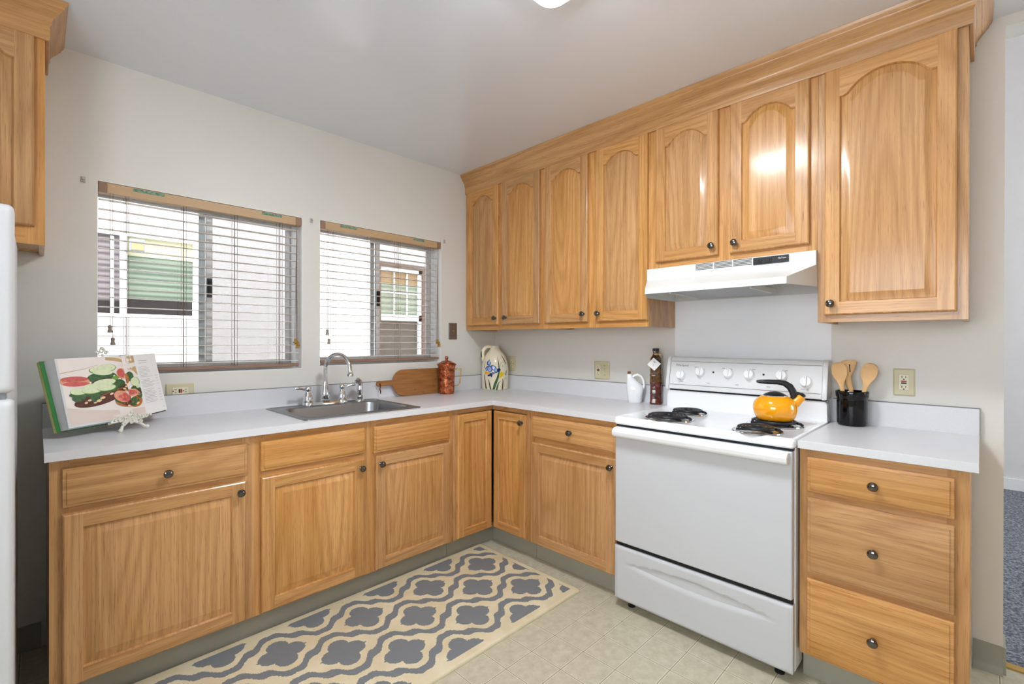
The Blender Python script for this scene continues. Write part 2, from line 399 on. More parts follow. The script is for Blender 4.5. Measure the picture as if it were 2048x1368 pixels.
def cove(y0, y1):
    m = MB(); n = [(-.004, .105), (-.006, .03), (-.010, .015), (-.020, .005), (-.024, 0), (0, 0), (0, .105)]
    m.add([(x, y0, z) for x, z in n]+[(x, y1, z) for x, z in n],
          [tuple(range(7)), tuple(range(13, 6, -1))]+[(i, i+7, (i+1) % 7+7, (i+1) % 7) for i in range(7)])
    return m
m = cove(-2.828, -2.746); m.box(-.006, .12, -2.836, -2.828, 0, .105)
struct(m.build('baseboard_east', 'cove_rubber', smooth=50))
m = MB(); m.box(XL, -2.64, -.008, 0, 0, .105); struct(m.build('baseboard_north', 'cove_rubber', smooth=0))

m = MB()
for a, b, c, d in WN:
    m.box(a, a+.002, .0005, .085, c, d); m.box(b-.002, b, .0005, .085, c, d); m.box(a+.002, b-.002, .0005, .085, c, c+.002); m.box(a+.002, b-.002, .0005, .085, d-.002, d)
struct(m.build('reveal_liner', 'reveal_bright', smooth=0))  # thin extra-white liner added to brighten the window reveals
def window(n, W, mid, screen):
    x0, x1, z0, z1 = W; y = .085
    o = bpy.data.objects.new('window_%d' % n, None); COL.objects.link(o); o.location = (x0, y, z0); struct(o); OFF[o.name] = (x0, y, z0)
    m = MB(); f = .03
    m.box(x0, x1, y, y+.045, z0, z0+f); m.box(x0, x1, y, y+.045, z1-f, z1)
    m.box(x0, x0+.003, y, y+.045, z0+f, z1-f); m.box(x1-f, x1, y, y+.045, z0+f, z1-f)
    part(m, 'window_frame', 'aluminium', o, bevel=.003)
    for k, (a, b, yy) in enumerate(((x0+.003, mid+.03, y+.004), (mid-.03, x1-f, y+.024))):
        m = MB(); g = .022
        m.box(a, b, yy, yy+.018, z0+f, z0+f+g); m.box(a, b, yy, yy+.018, z1-f-g, z1-f)
        ml, mr = (.004, .03) if k == 0 else (.03, g)
        m.box(a, a+ml, yy, yy+.018, z0+f+g, z1-f-g); m.box(b-mr, b, yy, yy+.018, z0+f+g, z1-f-g)
        s_ = part(m, 'sash', 'aluminium', o, bevel=.002)
        m = MB(); m.box(a+ml, b-mr, yy+.007, yy+.011, z0+f+g, z1-f-g); part(m, 'pane', 'window_glass', s_, smooth=0)
        if k == 0:
            zc = (z0+z1)/2
            m = MB(); m.box(b-.026, b-.004, yy-.012, yy, zc-.05, zc+.05); m.box(b-.02, b-.01, yy-.02, yy-.012, zc-.03, zc+.03)
            part(m, 'latch', 'black_plastic', s_, bevel=.002)
    if screen:
        m = MB(); m.box(mid+.03, x1-f-.004, y+.044, y+.045, z0+f, z1-f); part(m, 'insect_screen', 'screen_mesh', o, smooth=0)
    return o
window(1, WN[0], -2.021, True); window(2, WN[1], -1.031, True)
m = MB()
for a in (-3.3, -2.53, -1.76): m.box(XL-.08, XL-.03, a, a+.06, 1.0, 2.1)
m.box(XL-.08, XL-.03, -3.3, -1.7, 1.0, 1.06); m.box(XL-.08, XL-.03, -3.3, -1.7, 2.04, 2.1)
struct(m.build('window_3', 'white_trim', smooth=0))
m = MB()
for a in (.7, 1.67, 2.64): m.box(a, a+.06, -6.08, -6.03, .8, 2.75)
m.box(.7, 2.7, -6.08, -6.03, .8, .86); m.box(.7, 2.7, -6.08, -6.03, 2.69, 2.75)
struct(m.build('window_4', 'white_trim', smooth=0))  # unseen window, added to bring daylight into the dining room

# ceiling lamp
LX, LY, LS = -1.495, -1.83, .172
lamp = thing('ceiling_light', 'square white glass ceiling light with rounded corners, glowing', 'ceiling light', (LX, LY, H), rz=0)
m = MB(); m.loft([rrect(-.12, .12, -.12, .12, .03, 0), rrect(-.12, .12, -.12, .12, .03, -.022)], cap0=True, cap1=True); part(m, 'base_plate', 'white_trim', lamp)
def shade(levels): return [rrect(-LS*q, LS*q, -LS*q, LS*q, .055*q, z) for q, z in levels]
m = MB(); m.loft(shade(((.97, -.022), (1, -.034), (1, -.05), (.97, -.061))), cap0=True); gs = part(m, 'glass_shade', 'lamp_glass_edge', lamp, smooth=60)
m = MB(); m.loft(shade(((.97, -.061), (.82, -.074), (.55, -.084), (.2, -.088))), cap1=True); part(m, 'glowing_bowl', 'lamp_glass', gs, smooth=60)
m = MB(); m.lathe([(.004, -.088), (.01, -.092), (.009, -.1), (.003, -.104)], 12); part(m, 'finial', 'white_trim', lamp)

# ------------------------------------------------------------------ cabinets
def arch_loop(u0, u1, z0, ztop, rise, d, y, N=25):
    """inner contour of a door inset by d; ztop = crown of the arch"""
    out = [(u0+d, y, z0+d), (u1-d, y, z0+d)]
    R = 1.02; e = .86; base = math.sqrt(R*R-e*e); mx = R-base
    for i in range(N):
        k = 1-2*i/(N-1)
        uu = (u0+u1)/2+k*((u1-u0)/2-d)
        g = 0 if abs(k) >= e else (math.sqrt(R*R-k*k)-base)/mx
        out.append((uu, y, ztop-rise-d+rise*g if rise else ztop-d))
    return out
def knob(parent, u, yf, z):
    m = MB(); Mx = T(u, yf, z) @ RX(PI/2)
    m.lathe([(.009, 0), (.0085, .003), (.0055, .006), (.0055, .013), (.010, .016), (.0150, .020), (.0158, .0245), (.0135, .029), (.008, .0318), (.002, .0325)], 20, 0, Mx)
    part(m, 'knob', 'knob_metal', parent, label='dark chrome knob')
def door(root, u0, u1, z0, z1, yb, rise=0.0, kn=None, st=.052, topw=.05):
    yf = yb-.02; c = .006; m = MB()
    ui0, ui1, zi0, zt = u0+st, u1-st, z0+st, z1-topw
    lp0 = arch_loop(ui0, ui1, zi0, zt, rise, 0, yf)
    top = lp0[2:]
    a, b, e, f = u0+c, u1-c, z0+c, z1-c
    m.add([(a, yf, e), (ui0, yf, e), (ui0, yf, f), (a, yf, f)], [(0, 1, 2, 3)], 0)
    m.add([(ui1, yf, e), (b, yf, e), (b, yf, f), (ui1, yf, f)], [(0, 1, 2, 3)], 0)
    m.add([(ui0, yf, e), (ui1, yf, e), (ui1, yf, zi0), (ui0, yf, zi0)], [(0, 1, 2, 3)], 1)
    n = len(top)
    m.add(top+[(p[0], yf, f) for p in top], [(i, i+1, i+1+n, i+n) for i in range(n-1)], 1)
    def rect(i, y): return [(u0+i, y, z0+i), (u1-i, y, z0+i), (u1-i, y, z1-i), (u0+i, y, z1-i)]
    m.loft([rect(0, yb), rect(0, yf+.008), rect(.002, yf+.003), rect(c, yf)], 0, cap0=True)
    lp1 = arch_loop(ui0, ui1, zi0, zt, rise, .003, yf+.005); lp2 = arch_loop(ui0, ui1, zi0, zt, rise, .004, yf+.010)
    m.loft([lp0, lp1, lp2], 0)
    d = part(m, 'door', ['oak_z', 'oak_x'], root, smooth=25)
    p = MB()
    lps = [arch_loop(ui0, ui1, zi0, zt, rise, q, yf+w_) for q, w_ in ((.003, .0105), (.009, .0095), (.030, .003), (.033, .0015), (.036, .0014))]
    p.loft(lps, 0, cap1=True)
    part(p, 'door_panel', 'oak_z', d, smooth=25)
    if kn: knob(d, kn[0], yf, kn[1])
    return d
def drawer(root, u0, u1, z0, z1, yb, kn=None, name='drawer'):
    yf = yb-.02; m = MB()
    def rect(i, y): return [(u0+i, y, z0+i), (u1-i, y, z0+i), (u1-i, y, z1-i), (u0+i, y, z1-i)]
    m.loft([rect(0, yb), rect(0, yf+.009), rect(.002, yf+.006), rect(.010, yf+.004), rect(.012, yf+.001), rect(.016, yf)], 0, cap0=True, cap1=True)
    d = part(m, name, 'oak_x', root, smooth=25)
    if kn: knob(d, kn[0], yf, kn[1])
    return d
def frame(root, u0, u1, z0, z1, yb, stiles, rails, th=.02):
    """face frame: stiles [(ua, ub)], rails [(za, zb)]; one mesh"""
    m = MB(); st = sorted(stiles)
    for a, b in st: m.box(a, b, yb, yb+th, z0, z1, 0)
    for i in range(len(st)-1):
        for c, d in rails: m.box(st[i][1], st[i+1][0], yb, yb+th, c, d, 1)
    part(m, 'face_frame', ['oak_z', 'oak_x'], root, smooth=0)
YC, YU = -.602, -.3144
def base_cabinet(name, label, wall, u0, u1, group='oak base cabinets', toe=True):
    r = thing(name, label, 'cabinet', ((u0+u1)/2, -.3, 0), wall, group)
    m = MB(); t_ = .016; zb, zt = .112, .882; y1 = -.022
    m.box(u0, u0+t_, YC+.02, y1, zb, zt, 0); m.box(u1-t_, u1, YC+.02, y1, zb, zt, 0)
    m.box(u0+t_, u1-t_, YC+.02, y1, zb, zb+t_, 0); m.box(u0+t_, u1-t_, y1-.008, y1, zb+t_, zt, 0)
    part(m, 'carcass', 'oak_z', r, smooth=0)
    if toe:
        m = MB(); m.box(u0, u1, -.542, -.03, 0, .112); m.box(u0, u1, -.546, -.542, 0, .108)
        part(m, 'toe_kick', 'cove_rubber', r, label='grey green rubber toe kick', smooth=0)
    return r
RAIL = [(.112, .150), (.69, .735), (.838, .882)]
# window wall
c1 = base_cabinet('base_cabinet', 'wide oak base cabinet with one drawer over one door, beside the refrigerator', 'W', -2.625, -2.0)
frame(c1, -2.625, -2.0, .112, .882, YC, [(-2.625, -2.575), (-2.05, -2.0)], RAIL)
drawer(c1, -2.594, -2.028, .721, .851, YC, (-2.305, .786)); door(c1, -2.594, -2.033, .118, .699, YC, 0, (-2.058, .658))
c2 = base_cabinet('base_cabinet', 'oak sink cabinet with two doors under two knobless drawer fronts', 'W', -2.0, -.928)
frame(c2, -2.0, -.928, .112, .882, YC, [(-2.0, -1.955), (-1.507, -1.425), (-.975, -.928)], RAIL)
drawer(c2, -1.974, -1.491, .725, .851, YC, name='drawer_front'); drawer(c2, -1.441, -.958, .715, .848, YC, name='drawer_front')
door(c2, -1.972, -1.495, .12, .699, YC, 0, (-1.517, .656)); door(c2, -1.432, -.956, .12, .699, YC, 0, (-1.408, .658))
# corner cabinet: two narrow doors meeting in the inner corner
cc = thing('corner_cabinet', 'oak corner base cabinet with two narrow doors meeting at a right angle', 'cabinet', (-.3, -.3, 0), 'W', 'oak base cabinets')
m = MB(); m.box(-.926, -.910, -.58, -.022, .112, .882); m.box(-.58, -.022, -.922, -.906, .112, .882); m.box(-.91, -.022, -.03, -.022, .112, .882); m.box(-.03, -.022, -.906, -.03, .112, .882)
m.box(-.91, -.03, -.58, -.03, .112, .128); m.box(-.58, -.03, -.906, -.58, .112, .128)
part(m, 'carcass', 'oak_z', cc, smooth=0)
m = MB(); m.box(-.926, -.89, YC, YC+.02, .112, .882, 0); m.box(-.89, -.602, YC, YC+.02, .852, .882, 1); m.box(-.89, -.602, YC, YC+.02, .112, .126, 1)
m.box(YC, YC+.02, -.922, -.89, .112, .882, 0); m.box(YC, YC+.02, -.89, -.602, .852, .882, 1); m.box(YC, YC+.02, -.89, -.602, .112, .126, 1)
part(m, 'face_frame', ['oak_z', 'oak_x'], cc, smooth=0)
m = MB(); m.box(-.926, -.542, -.542, -.03, 0, .112); m.box(-.542, -.03, -.922, -.03, 0, .112); m.box(-.926, -.546, -.546, -.542, 0, .108); m.box(-.546, -.542, -.922, -.546, 0, .108)
part(m, 'toe_kick', 'cove_rubber', cc, label='grey green rubber toe kick', smooth=0)
door(cc, -.899, -.626, .121, .849, YC, 0, None, st=.045, topw=.045)
# the door on the stove side, built in that wall's frame and hung on the same cabinet
sub = thing('corner_leaf', '', '', (.3, -.3, 0), 'S')
dl = door(sub, .626, .897, .121, .849, YC, 0, (.872, .803), st=.045, topw=.045)
dl.parent = cc; dl.matrix_parent_inverse = Matrix.Identity(4)
Mrel = T(-.3, -.3, 0).inverted() @ (T(-.3, -.3, 0) @ RZ(-PI/2)); dl.matrix_local = Mrel
bpy.data.objects.remove(sub)
# stove wall
c4 = base_cabinet('base_cabinet', 'oak base cabinet with a drawer over a door, left of the stove', 'S', .924, 1.512)
frame(c4, .924, 1.512, .112, .882, YC, [(.924, .98), (1.47, 1.512)], RAIL)
drawer(c4, .946, 1.498, .725, .852, YC, (1.226, .793)); door(c4, .948, 1.500, .12, .7, YC, 0, (1.478, .657))
c5 = base_cabinet('drawer_cabinet', 'oak base cabinet with three stacked drawers, right of the stove', 'S', 2.286, 2.742)
frame(c5, 2.286, 2.742, .112, .882, YC, [(2.286, 2.33), (2.69, 2.742)], [(.112, .15), (.395, .43), (.695, .73), (.838, .882)])
for a, b in ((.726, .855), (.426, .704), (.119, .403)): drawer(c5, 2.312, 2.709, a, b, YC, (2.509, {.726: .791, .426: .563, .119: .262}[a]))

# uppers
def upper(label, wall, u0, u1, z0, z1, doors, stiles, rail=.045, y1=-.003, yb=YU, group='oak wall cabinets'):
    r = thing('wall_cabinet', label, 'cabinet', ((u0+u1)/2, -.15, z0), wall, group)
    m = MB(); t_ = .016
    m.box(u0, u0+t_, yb+.02, y1, z0, z1, 0); m.box(u1-t_, u1, yb+.02, y1, z0, z1, 0)
    m.box(u0+t_, u1-t_, yb+.02, y1, z0+.012, z0+.028, 0); m.box(u0+t_, u1-t_, yb+.02, y1, z1-.016, z1, 0); m.box(u0+t_, u1-t_, y1-.008, y1, z0+.028, z1-.016, 0)
    part(m, 'carcass', 'oak_z', r, smooth=0)
    frame(r, u0, u1, z0, z1, yb, stiles, [(z0, z0+rail), (z1-.05, z1)])
    for d in doors: door(r, *d)
    return r
Z0, Z1, DZ0, DZ1 = 1.363, 2.43, 1.398, 2.398
upper('oak wall cabinet in the room corner with two narrow arched doors', 'S', .002, .772, Z0, Z1,
      [(.034, .366, DZ0, DZ1, YU, .05, (.347, 1.446)), (.404, .752, DZ0, DZ1, YU, .05, (.45, 1.446))], [(.002, .05), (.355, .415), (.735, .772)])
upper('oak wall cabinet with two narrow arched doors, between the corner cabinet and the hood cabinet', 'S', .773, 1.511, Z0, Z1,
      [(.795, 1.128, DZ0, DZ1, YU, .05, (1.103, 1.445)), (1.185, 1.511, DZ0, DZ1, YU, .05, (1.209, 1.443))], [(.773, .81), (1.115, 1.2), (1.495, 1.511)])
upper('short oak wall cabinet with two arched doors above the range hood', 'S', 1.512, 2.282, 1.666, Z1,
      [(1.559, 1.880, 1.698, DZ1, YU, .055, (1.855, 1.742)), (1.932, 2.255, 1.698, DZ1, YU, .055, (1.959, 1.742))], [(1.512, 1.58), (1.865, 1.945), (2.24, 2.282)])
upper('oak wall cabinet with one wide arched door, right of the range hood', 'S', 2.283, 2.733, Z0, Z1,
      [(2.308, 2.705, 1.392, DZ1, YU, .068, (2.333, 1.438))], [(2.283, 2.33), (2.685, 2.733)])
upper('oak wall cabinet above the refrigerator', 'W', -3.44, -2.632, 1.636, Z1,
      [(-3.425, -3.06, 1.70, DZ1, YU, .05, (-3.08, 1.745)), (-3.02, -2.66, 1.70, DZ1, YU, .05, (-3.0, 1.745))], [(-3.44, -3.39), (-3.08, -3.0), (-2.685, -2.632)], rail=.085)

PROF = [(0, 2.398), (-.010, 2.398), (-.012, 2.404), (-.012, 2.45), (-.017, 2.455), (-.017, 2.466), (-.021, 2.475), (-.030, 2.487), (-.041, 2.500), (-.046, 2.508),
        (-.050, 2.511), (-.052, 2.519), (-.058, 2.525), (-.062, H-.001), (0, H-.001)]
def crown(label, wall, u0, u1, ends):
    """profile (outward offset, z) swept along the cabinet front and back along the free end(s)"""
    r = thing('crown_moulding', label, 'moulding', ((u0+u1)/2, YU, 2.398), wall)
    m = MB(); path = []
    yb = YU-.001
    def at(o, k):   # k: 0 left return start, 1 left corner, 2 right corner, 3 right return end
        if k == 0: return (u0+o, -.001)
        if k == 1: return (u0+(o if 'L' in ends else 0), yb+o)
        if k == 2: return (u1-(o if 'R' in ends else 0), yb+o)
        return (u1-o, -.001)
    ks = ([0] if 'L' in ends else [])+[1, 2]+([3] if 'R' in ends else [])
    loops = [[(*at(o, k), z) for o, z in PROF] for k in ks]
    n = len(PROF)
    for j in range(len(ks)-1):
        side = 1 if (ks[j], ks[j+1]) == (1, 2) else 0
        m.loft([loops[j], loops[j+1]], side)
    m.add(loops[0], [tuple(range(n))], 0); m.add(loops[-1], [tuple(range(n))], 0)
    part(m, 'moulding', ['oak_y', 'oak_x'], r, smooth=35)
crown('oak crown moulding along the top of the stove wall cabinets', 'S', .002, 2.734, 'R')
crown('oak crown moulding along the top of the cabinet above the refrigerator', 'W', -3.44, -2.631, 'R')

# ------------------------------------------------------------------ worktops
CT, CB = .914, .884
SX0, SX1, SY0, SY1 = -1.742, -1.17, -.55, -.155     # sink opening
wt = thing('countertop', 'pale grey L-shaped laminate countertop around the sink and corner', 'countertop', (-1.3, -.3, CB), 'W')
m = MB()
m.box(-2.637, SX0, -.631, -.002, CB, CT); m.box(SX1, -.631, -.631, -.002, CB, CT); m.box(SX0, SX1, -.631, SY0, CB, CT); m.box(SX0, SX1, SY1, -.002, CB, CT)
m.box(-.631, -.002, -1.514, -.002, CB, CT)
part(m, 'worktop', 'laminate', wt, smooth=0)
def splash(label, wall, u0, u1, strips):
    r = thing('backsplash', label, 'backsplash', ((u0+u1)/2, -.012, CT), wall, 'laminate backsplash strips')
    m = MB(); m.box(u0, u1, -.022, -.002, CT, 1.018); part(m, 'board', 'laminate', r, smooth=0)
    m = MB(); m.box(u0, u1, -.0225, -.001, 1.018, 1.0205)
    part(m, 'edge_strip', 'grey_print', r, label='dark grey top edge', smooth=0)
    for u in strips:
        m = MB(); m.box(min(u, u+.0012), max(u, u+.0012), -.0225, -.001, CT, 1.0205); part(m, 'edge_strip', 'grey_print', r, label='dark grey end edge', smooth=0)
splash('long pale grey laminate backsplash under the windows', 'W', -2.637, -.002, (-2.6382,))
splash('pale grey laminate backsplash on the wall between the corner and the stove', 'S', .0225, 1.51, ())
splash('short pale grey laminate backsplash behind the black crock', 'S', 2.284, 2.762, (2.762,))
wr = thing('countertop', 'short pale grey laminate countertop right of the stove', 'countertop', (2.52, -.3, CB), 'S')
m = MB(); m.box(2.284, 2.762, -.629, -.002, CB, CT); part(m, 'worktop', 'laminate', wr, bevel=.0015)

# ------------------------------------------------------------------ sink and faucet
sk = thing('sink', 'stainless steel drop-in sink set into the countertop under the windows', 'sink', (-1.456, -.33, CT), 'W')
ox0, ox1, oy0, oy1 = -1.778, -1.134, -.592, -.058
ix0, ix1, iy0, iy1 = -1.730, -1.182, -.542, -.168
def ir(d, z, r=.065): return rrect(ix0+d, ix1-d, iy0+d, iy1-d, r, z)
m = MB(); m.loft([rrect(ox0, ox1, oy0, oy1, .02, CT+.0005), rrect(ox0+.001, ox1-.001, oy0+.001, oy1-.001, .02, CT+.004), rrect(ox0+.010, ox1-.010, oy0+.010, oy1-.010, .02, CT+.006),
        rrect(ox0+.018, ox1-.018, oy0+.018, oy1-.018, .02, CT+.003), ir(-.020, CT+.003, .08), ir(-.015, CT+.0062, .077), ir(-.008, CT+.0065, .072), ir(-.002, CT+.003, .067), ir(0, CT-.001), ir(.004, CT-.008), ir(.012, CT-.14), ir(.03, CT-.165), ir(.09, CT-.172, .05)], cap1=True)
part(m, 'basin', 'stainless', sk, smooth=60)
m = MB(); m.lathe([(.045, CT-.1715), (.042, CT-.169), (.03, CT-.170), (.02, CT-.171)], 24, 0, T(-1.456, -.36, 0)); part(m, 'drain', 'chrome', sk)
fc = thing('faucet', 'chrome two-handle faucet with a high arched spout behind the sink', 'faucet', (-1.468, -.11, CT+.003), 'W')
FZ = CT+.0035; FY = -.11
m = MB(); m.loft([rrect(-1.59, -1.345, FY-.022, FY+.022, .021, FZ), rrect(-1.59, -1.345, FY-.022, FY+.022, .021, FZ+.012), rrect(-1.585, -1.35, FY-.017, FY+.017, .016, FZ+.018)], cap0=True, cap1=True)
for x in (-1.568, -1.366): m.lathe([(.029, FZ), (.029, FZ+.014), (.026, FZ+.022)], 20, 0, T(x, FY, 0))
part(m, 'bridge_plate', 'chrome', fc, smooth=40)
for x, s_ in ((-1.568, -1), (-1.366, 1)):
    m = MB(); m.lathe([(.025, FZ+.018), (.027, FZ+.026), (.024, FZ+.03), (.025, FZ+.042), (.021, FZ+.058), (.014, FZ+.074), (.012, FZ+.08), (.017, FZ+.088), (.017, FZ+.1), (.011, FZ+.108), (.003, FZ+.11)], 20, 0, T(x, FY, 0))
    h = part(m, 'handle', 'chrome', fc, smooth=50)
    m = MB(); m.tube([(x, FY, FZ+.093), (x+s_*.026, FY-.004, FZ+.094), (x+s_*.048, FY-.008, FZ+.100), (x+s_*.066, FY-.012, FZ+.104), (x+s_*.078, FY-.014, FZ+.101)], [.007, .006, .007, .0095, .004], 12, flat=[1, 1, 1, .8, .8])
    part(m, 'lever', 'chrome', h, smooth=60)
m = MB(); m.lathe([(.027, FZ+.017), (.029, FZ+.025), (.023, FZ+.03), (.026, FZ+.045), (.026, FZ+.065), (.02, FZ+.09), (.015, FZ+.12), (.0135, FZ+.13)], 20, 0, T(-1.468, FY, 0)); part(m, 'spout_base', 'chrome', fc, smooth=50)
sd = Vector((.33, -.944, 0)).normalized(); pts = [(-1.468, FY, FZ+.1), (-1.468, FY, FZ+.15), (-1.468, FY, FZ+.19)]; R = .095
for i in range(0, 15):
    a = PI*i/14*1.0
    p = Vector((-1.468, FY, FZ+.195))+sd*(R-R*math.cos(a))+Vector((0, 0, R*math.sin(a))); pts.append(tuple(p))
pts.append(tuple(Vector(pts[-1])+Vector((0, 0, -.012))+sd*.001))
m = MB(); m.tube(pts, .0112, 14); part(m, 'spout', 'chrome', fc, smooth=60)
m = MB(); e = pts[-1]; m.lathe([(.0135, .012), (.014, .004), (.0125, 0), (.0165, -.004), (.0175, -.014), (.015, -.016)], 18, 0, T(*e)); part(m, 'aerator', 'chrome', fc, smooth=40)
sp_ = thing('sink_sprayer', 'chrome pull-out sprayer standing on the sink right of the faucet', 'sprayer', (-1.252, -.11, FZ), 'W')
m = MB(); Mx = T(-1.252, FY, FZ); m.lathe([(.027, 0), (.026, .006), (.018, .01), (.017, .022), (.019, .026), (.019, .032), (.015, .036), (.0165, .05), (.0175, .07)], 18, 0, Mx); part(m, 'holder', 'chrome', sp_, smooth=45)
m = MB(); c_ = Vector((-1.252, FY, FZ)); q = Vector((-.62, -.5, 0)).normalized()
m.tube([c_+Vector((0, 0, .060)), c_+Vector((0, 0, .085)), c_-q*.003+Vector((0, 0, .105)), c_+q*.009+Vector((0, 0, .123)), c_+q*.027+Vector((0, 0, .128)), c_+q*.043+Vector((0, 0, .120))], [.0165, .0155, .0155, .0155, .0145, .013], 14)
sh = part(m, 'spray_head', 'chrome', sp_, smooth=60)
m = MB(); m.tube([c_-q*.014+Vector((0, 0, .11)), c_-q*.022+Vector((0, 0, .09)), c_-q*.024+Vector((0, 0, .074)), c_-q*.032+Vector((0, 0, .07))], [.004, .005, .004, .003], 8); part(m, 'trigger', 'chrome', sh)

# ------------------------------------------------------------------ range
RU0, RU1 = 1.519, 2.279; RC = (RU0+RU1)/2
rg = thing('electric_range', 'white freestanding electric range with four coil burners', 'stove', (RC, -.33, 0), 'S')
m = MB(); m.box(RU0, RU1, -.628, -.03, .042, .886); part(m, 'body', 'white_enamel', rg, bevel=.004)
m = MB()
def ct(ins, z, y0=-.662, y1=-.085): return rrect(RU0-.002+ins, RU1+.002-ins, y0+ins, y1, .012, z)
m.loft([ct(.004, .884), ct(0, .89), ct(0, .912), ct(.003, .918), ct(.010, .921), ct(.02, .919)], cap0=True, cap1=True)
m.prism([(RU0, .918), (RU1, .918), (RU1-.002, 1.002), (RU1-.01, 1.010), (RU0+.01, 1.010), (RU0+.002, 1.002)], -.112, -.06)
part(m, 'cooktop', 'white_enamel', rg, bevel=.004)
for g_ in ((RU0+.012, RU1-.012, -.1, -.06, 1.008, 1.024), (RU0+.004, RU1-.004, -.645, -.62, .874, .886), (RU0+.006, RU1-.006, -.645, -.62, .296, .318)):
    m = MB(); m.box(*g_); part(m, 'gap_shade', 'gap_black', rg, label='black strip standing in for shade in the gap between the panels', smooth=0)  # black boxes stand in for the shade inside the panel gaps
# back panel: slanted control face with rounded end caps
def bgprof(y): return None
PB = [(-.128, 1.020), (-.130, 1.028), (-.098, 1.180), (-.090, 1.192), (-.078, 1.196), (-.032, 1.196), (-.032, 1.020)]
def panel_loop(u): return [(u, a, b) for a, b in PB]
m = MB(); m.loft([panel_loop(RU0+.018), panel_loop(RU1-.018)], cap0=True, cap1=True)
bgd = part(m, 'control_panel', 'panel_white', rg, bevel=.003)
for s_, u in ((-1, RU0+.017), (1, RU1-.017)):
    m = MB(); k = [(a-.004 if a < -.05 else a, b+.003 if b > 1.1 else b-.002) for a, b in PB]
    def sc(f): cy = -.075; cz = 1.105; return [((a-cy)*f+cy, (b-cz)*f+cz) for a, b in k]
    m.loft([[(u, a, b) for a, b in k], [(u+s_*.013, a, b) for a, b in k], [(u+s_*.018, a, b) for a, b in sc(.95)]], cap0=True, cap1=True)
    part(m, 'end_cap', 'panel_white', bgd, smooth=40)
slope = math.atan2(.032, .152)
def onpanel(u, z, lift=0.0): return (u, -.130+(z-1.028)*.032/.152-lift, z+lift*.2)
m = MB()
for z in (1.172, 1.045):
    p0 = onpanel(RU0+.03, z, .0006); m.box(RU0+.022, RU1-.022, p0[1]-.0004, p0[1]+.001, z-.0012, z+.0012)
for i in range(9):     # dial markings and captions
    u = RU0+.09+i*.072; z = 1.143 if i % 2 else 1.062
    p0 = onpanel(u, z, .0005)
    m.box(u-.008, u+.008, p0[1]-.0004, p0[1]+.001, z-.0012, z+.0012)
part(m, 'printed_marks', 'grey_print', bgd, label='grey printed lines and dial marks', smooth=0)
tx = text_mb('Whirlpool', .017, T(*onpanel(1.603, 1.150, .0007)) @ RX(PI/2-slope))
part(tx, 'lettering', 'grey_print', bgd, label='grey maker name at the upper left of the panel', smooth=0)
for u, z in ((1.602, 1.098), (1.706, 1.120), (1.851, 1.120), (1.950, 1.118), (2.095, 1.120), (2.197, 1.096)):
    m = MB(); Mx = T(*onpanel(u, z)) @ RX(PI/2-slope)
    m.lathe([(.027, 0), (.027, .004), (.024, .007), (.0235, .017), (.021, .0195)], 28, 0, Mx)
    m.box(-.006, .006, -.0225, .0225, .016, .030, 0, Mx)
    kb = part(m, 'control_knob', 'knob_white', bgd, bevel=.0015)
    m = MB(); m.box(-.0008, .0008, .012, .0215, .0298, .0304, 0, Mx); part(m, 'pointer', 'grey_print', kb, smooth=0)
for u in (1.774, 2.016):
    m = MB(); m.lathe([(.005, -.0005), (.005, .001)], 12, 0, T(*onpanel(u, 1.120)) @ RX(PI/2-slope)); part(m, 'indicator_light', 'gap_black', bgd, label='small dark indicator light', smooth=0)
# door, handle, drawer, feet
m = MB(); m.box(RU0+.004, RU1-.004, -.660, -.630, .318, .872); od = part(m, 'oven_door', 'white_satin', rg, bevel=.006, seg=3)
m = MB(); hz0, hz1 = .822, .872; prof = [(-.660, hz0), (-.684, hz0+.003), (-.696, hz0+.012), (-.699, hz0+.030), (-.692, hz0+.042), (-.680, hz1-.002), (-.660, hz1)]
m.loft([[(RU0+.006, a, b) for a, b in prof], [(RU1-.012, a, b) for a, b in prof]], cap0=True, cap1=True); part(m, 'door_handle', 'white_enamel', od, bevel=.006)
m = MB(); u0, u1, z0, z1 = RU0+.002, RU1-.002, .044, .299; NU, NZ = 72, 36; grid_ = []
for j in range(NZ+1):
    for i in range(NU+1):
        u = u0+(u1-u0)*i/NU; z = z0+(z1-z0)*j/NZ; k = (u-RC)/.325; dep = 0
        if abs(k) < 1:
            hh = .030*(1-k*k); zc = .222; q_ = (z-(zc-hh))/(2*hh+1e-6)
            if 0 < q_ < 1: dep = .020*(1-k*k)**.6*(q_/.82 if q_ < .82 else (1-q_)/.18)
        ed = min(u-u0, u1-u, z-z0, z1-z); rd = .006; edge = rd-math.sqrt(max(0, rd*rd-(rd-min(ed, rd))**2))
        grid_.append((u, -.662+dep+edge, z))
W_ = NU+1
m.add(grid_, [(j*W_+i, j*W_+i+1, (j+1)*W_+i+1, (j+1)*W_+i) for j in range(NZ) for i in range(NU)])
m.box(u0, u1, -.655, -.630, z0, z1); part(m, 'storage_drawer', 'white_satin', rg, smooth=50)
for u in (RU0+.06, RU1-.06):
    for y in (-.60, -.1):
        m = MB(); m.lathe([(.018, 0), (.018, .006), (.008, .012), (.008, .045)], 14, 0, T(u, y, 0)); part(m, 'foot', 'black_plastic', rg, label='black levelling foot')
